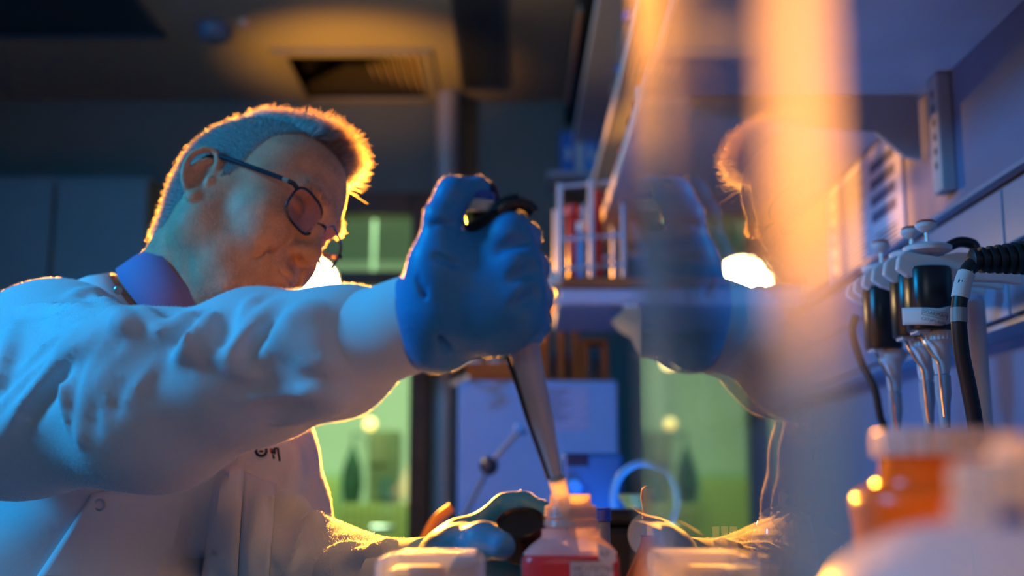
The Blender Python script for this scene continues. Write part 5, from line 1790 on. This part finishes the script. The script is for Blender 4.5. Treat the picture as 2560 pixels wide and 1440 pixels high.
MB().box((-0.004, -0.0012, -0.005), (0.004, 0.0012, 0.005), np.eye(3), wbp + A(-0.010, -0.0208, zw(1310))).build('latch', mat('navy_plastic', (0.015, 0.05, 0.32), 0.4), wb2, smooth=False)

# ------------------------------------------------------------------ small things on the bench behind and beside the bottle
fl = empty('dropper_flask', A(at(1625, 1400, 1.05)[0], 1.05, BENCH))
tag(fl, 'small brown conical flask with a red rubber dropper, right of the red bottle', 'flask')
fb = A(at(1625, 1400, 1.05)[0], 1.05, BENCH)
zf = lambda v: at(1625, v, 1.05)[2] - BENCH
brg = mat('brown_glass', (0.30, 0.09, 0.045), 0.12, transl=0.35, transp=0.35)
MB().lathe([(0.026, 0.0005), (0.028, 0.005), (0.021, zf(1440)), (0.0145, zf(1400)), (0.0085, zf(1360)), (0.0075, zf(1342)), (0.0090, zf(1338))], fb, n=32).build('glass_body', brg, fl)
MB().tube([fb + A(0, 0, zf(1350)), fb + A(0, 0, zf(1298))], 0.0028, 10).build('glass_stem', clear, fl)
MB().lathe([(0.004, zf(1304)), (0.0065, zf(1298)), (0.0062, zf(1270)), (0.0075, zf(1245)), (0.0066, zf(1222)), (0.003, zf(1214))], fb, n=22).build('rubber_bulb', mat('rubber_red', (0.30, 0.07, 0.07), 0.5), fl)

cl = empty('clear_tub', A(at(1725, 1400, 0.80)[0], 0.84, BENCH))
tag(cl, 'clear low plastic tub with a rimmed lid behind the acrylic screen', 'tub')
q0, q1 = at(1625, 1385, 0.80), at(1835, 1385, 0.80)
cr = (q1[0] - q0[0]) / 2
cb0 = A((q0[0] + q1[0]) / 2, 0.80 + cr, BENCH)
zz = q0[2] - BENCH
MB().lathe([(cr * 0.9, 0.0005), (cr * 0.96, 0.004), (cr * 0.97, zz - 0.012), (cr * 0.93, zz - 0.012), (cr * 0.92, 0.006), (0.0001, 0.005)], cb0, n=40).build('pot', cbm, cl)
MB().lathe([(cr, zz - 0.0115), (cr, zz - 0.003), (cr * 0.97, zz), (cr * 0.8, zz + 0.001), (0.0001, zz + 0.0012)], cb0, n=40).build('lid', mat('lid_amber_clear', (0.80, 0.74, 0.68), 0.15, transl=0.35, transp=0.4), cl)

lt = empty('label_card', at(1870, 1420, 0.72))
tag(lt, 'tilted white-framed tan card beside the clear tub', 'card')
pts = [(1838, 1398), (1918, 1412), (1905, 1475), (1800, 1470)]
dpt = [0.80, 0.80, 0.74, 0.74]
P4 = [at(u, v, d) for (u, v), d in zip(pts, dpt)]
nrm4 = unit(np.cross(P4[1] - P4[0], P4[3] - P4[0]))
if nrm4[2] < 0:
    nrm4 = -nrm4
MB().prism(P4, -nrm4 * 0.002).build('frame', whitep, lt, smooth=False)
cen = sum(P4) / 4
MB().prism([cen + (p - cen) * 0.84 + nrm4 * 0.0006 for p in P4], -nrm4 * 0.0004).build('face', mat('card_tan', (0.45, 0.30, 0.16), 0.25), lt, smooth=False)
MB().tube([cen - nrm4 * 0.002, A(cen[0], cen[1] + 0.03, BENCH)], 0.004, 8).build('prop', whitep, lt)

bb = empty('blue_box', (at(1480, 1200, 1.95)[0], 2.0, BENCH))
tag(bb, 'blue plastic instrument box with a dark window behind the red bottle', 'box')
b0, b1 = at(1408, 1300, 1.95), at(1560, 1132, 1.95)
MB().box((b0[0], 1.95, BENCH + 0.0005), (b1[0], 2.12, b1[2])).build('casing', mat('box_blue', (0.015, 0.12, 0.36), 0.4), bb, smooth=False, bevel=0.008)
w0, w1 = at(1418, 1166, 1.949), at(1470, 1136, 1.949)
MB().box((w0[0], 1.947, w0[2]), (w1[0], 1.9495, w1[2])).build('window', mat('win_dark', (0.006, 0.02, 0.06), 0.2), bb, smooth=False, bevel=0.002)
k0 = at(1437, 1215, 1.946)
MB().lathe([(0.012, 0), (0.013, 0.003), (0.010, 0.010)], k0 + A(0, 0.0035, 0), (0, -1, 0), n=18).build('knob', mat('sky_plastic', (0.06, 0.32, 0.75)), bb)

bk2 = empty('reagent_tube', A(at(1502, 1300, 1.12)[0], 1.12, BENCH))
tag(bk2, 'small tube with a bright blue cap just behind the red bottle', 'tube')
tb0 = A(at(1502, 1300, 1.12)[0], 1.12, BENCH)
zt2 = lambda v: at(1502, v, 1.12)[2] - BENCH
MB().lathe([(0.006, 0.0005), (0.0085, 0.01), (0.0085, zt2(1306)), (0.008, zt2(1304))], tb0, n=18).build('body', mat('tube_grey', (0.16, 0.22, 0.32), 0.3, transl=0.2), bk2)
MB().lathe([(0.0098, zt2(1303)), (0.0098, zt2(1275)), (0.008, zt2(1270))], tb0, n=20).build('cap', mat('cap_blue', (0.01, 0.07, 0.55), 0.35), bk2)

db = empty('dark_case', (at(1560, 1380, 1.55)[0], 1.6, BENCH))
tag(db, 'black instrument case on the bench behind the red bottle', 'case')
c0_, c1_ = at(1490, 1400, 1.55), at(1640, 1275, 1.55)
MB().box((c0_[0], 1.55, BENCH + 0.0005), (c1_[0], 1.72, c1_[2] - 0.02)).build('body', mat('case_black', (0.008, 0.012, 0.022), 0.5), db, smooth=False, bevel=0.01)
MB().box((c0_[0] - 0.002, 1.548, c1_[2] - 0.0195), (c1_[0] + 0.002, 1.722, c1_[2])).build('lid', mat('case_black', (0.008, 0.012, 0.022)), db, smooth=False, bevel=0.006)
dk = empty('round_lid', at(1620, 1330, 1.5))
tag(dk, 'round pale grey lid leaning against the black case', 'lid')
dc = at(1628, 1338, 1.50)
rr = 0.028
dc[2] = max(dc[2], BENCH + rr)
MB().lathe([(rr, 0), (rr, 0.006), (rr * 0.9, 0.009), (0.0001, 0.010)], dc, unit(A(-0.25, -1, 0.15)), n=32).build('disc', mat('lid_grey', (0.32, 0.36, 0.42), 0.4), dk)
MB().tube([dc + A(0, 0.004, -rr + 0.003), A(dc[0], dc[1] + 0.045, BENCH + 0.002)], 0.003, 8).build('prop', mat('lid_grey', (0.32, 0.36, 0.42)), dk)

hz = empty('hose_coil', at(1610, 1290, 1.85))
tag(hz, 'coiled blue hose standing upright behind the black case', 'hose')
hcn = at(1612, 1245, 1.85)
hr = 0.048
for k in range(3):
    MB().tube([hcn + A(hr * math.cos(t), 0.010 * k - 0.01, hr * 1.1 * math.sin(t)) for t in np.linspace(0, 2 * math.pi, 37)], 0.0062, 10).build('loop', mat('hose_blue', (0.10, 0.33, 0.62), 0.3), hz)
hend = spline([hcn + A(0, 0.0, -hr * 1.1), hcn + A(-0.005, 0.0, -hr * 1.5), A(hcn[0] - 0.01, hcn[1] + 0.01, BENCH + 0.006)], 5)
MB().tube(hend, 0.0062, 10).build('hose_end', mat('hose_blue', (0.10, 0.33, 0.62)), hz)
yf = empty('yellow_funnel', A(hcn[0], 1.93, BENCH))
tag(yf, 'dull yellow funnel seen through the blue hose coil', 'funnel')
yfb = A(hcn[0], 1.93, BENCH)
hz_ = hcn[2] - BENCH
MB().lathe([(0.03, 0.0005), (0.03, 0.004), (0.006, 0.008), (0.006, hz_ - 0.04), (0.036, hz_ + 0.005), (0.033, hz_ + 0.006), (0.004, hz_ - 0.035)], yfb, n=28).build('cone', mat('funnel_yellow', (0.36, 0.22, 0.03), 0.4), yf)

rt = [at(u, v, 1.75) for u, v in ((1048, 1400), (1062, 1350), (1090, 1300), (1130, 1268))]
rt = [A(rt[0][0] - 0.005, rt[0][1], BENCH + 0.006)] + rt
tag(MB().tube(spline(rt, 6), 0.0072, 12).build('rubber_tube', mat('tube_orange_lit', (0.75, 0.42, 0.16), 0.4, transl=0.4)), 'orange-lit bent tube rising from the bench beside the door frame', 'tube')  # the lamp's orange put into the tube's colour

cone = at(1908, 1290, 1.25)
dome = empty('clear_dome', A(cone[0], 1.25, BENCH))
tag(dome, 'clear domed glass cover on the bench seen through the acrylic screen', 'glass cover')
rd = 0.034
zd = at(1908, 1262, 1.25)[2] - BENCH
MB().lathe([(rd, 0.001), (rd, zd - 0.05), (rd * 0.95, zd - 0.032), (rd * 0.8, zd - 0.016), (rd * 0.5, zd - 0.004), (0.0001, zd)], A(cone[0] + 0.02, 1.25, BENCH), n=32).build('glass_shell', clear, dome)
MB().lathe([(0.004, zd + 0.0002), (0.003, zd + 0.004), (0.006, zd + 0.010), (0.0001, zd + 0.014)], A(cone[0] + 0.02, 1.25, BENCH), n=16).build('knob', clear, dome)
for i, u in enumerate((1790, 1812, 1834)):
    p = A(at(u, 1350, 1.15)[0], 1.15, BENCH)
    zv = at(u, 1316, 1.15)[2] - BENCH
    t = empty('glass_vial', p)
    tag(t, ('leftmost', 'middle', 'rightmost')[i] + ' of three small clear vials standing behind the clear tub', 'vial')
    MB().lathe([(0.0035, 0.0005), (0.0042, 0.003), (0.0042, zv - 0.012), (0.003, zv - 0.008), (0.0036, zv), (0.0026, zv)], p, n=14).build('glass_body', clear, t)
    MB().lathe([(0.0034, 0.004), (0.0034, zv * 0.5), (0.0001, zv * 0.5)], p, n=12).build('contents', mat('vial_amber', (0.7, 0.35, 0.08), 0.3, transl=0.5), t)
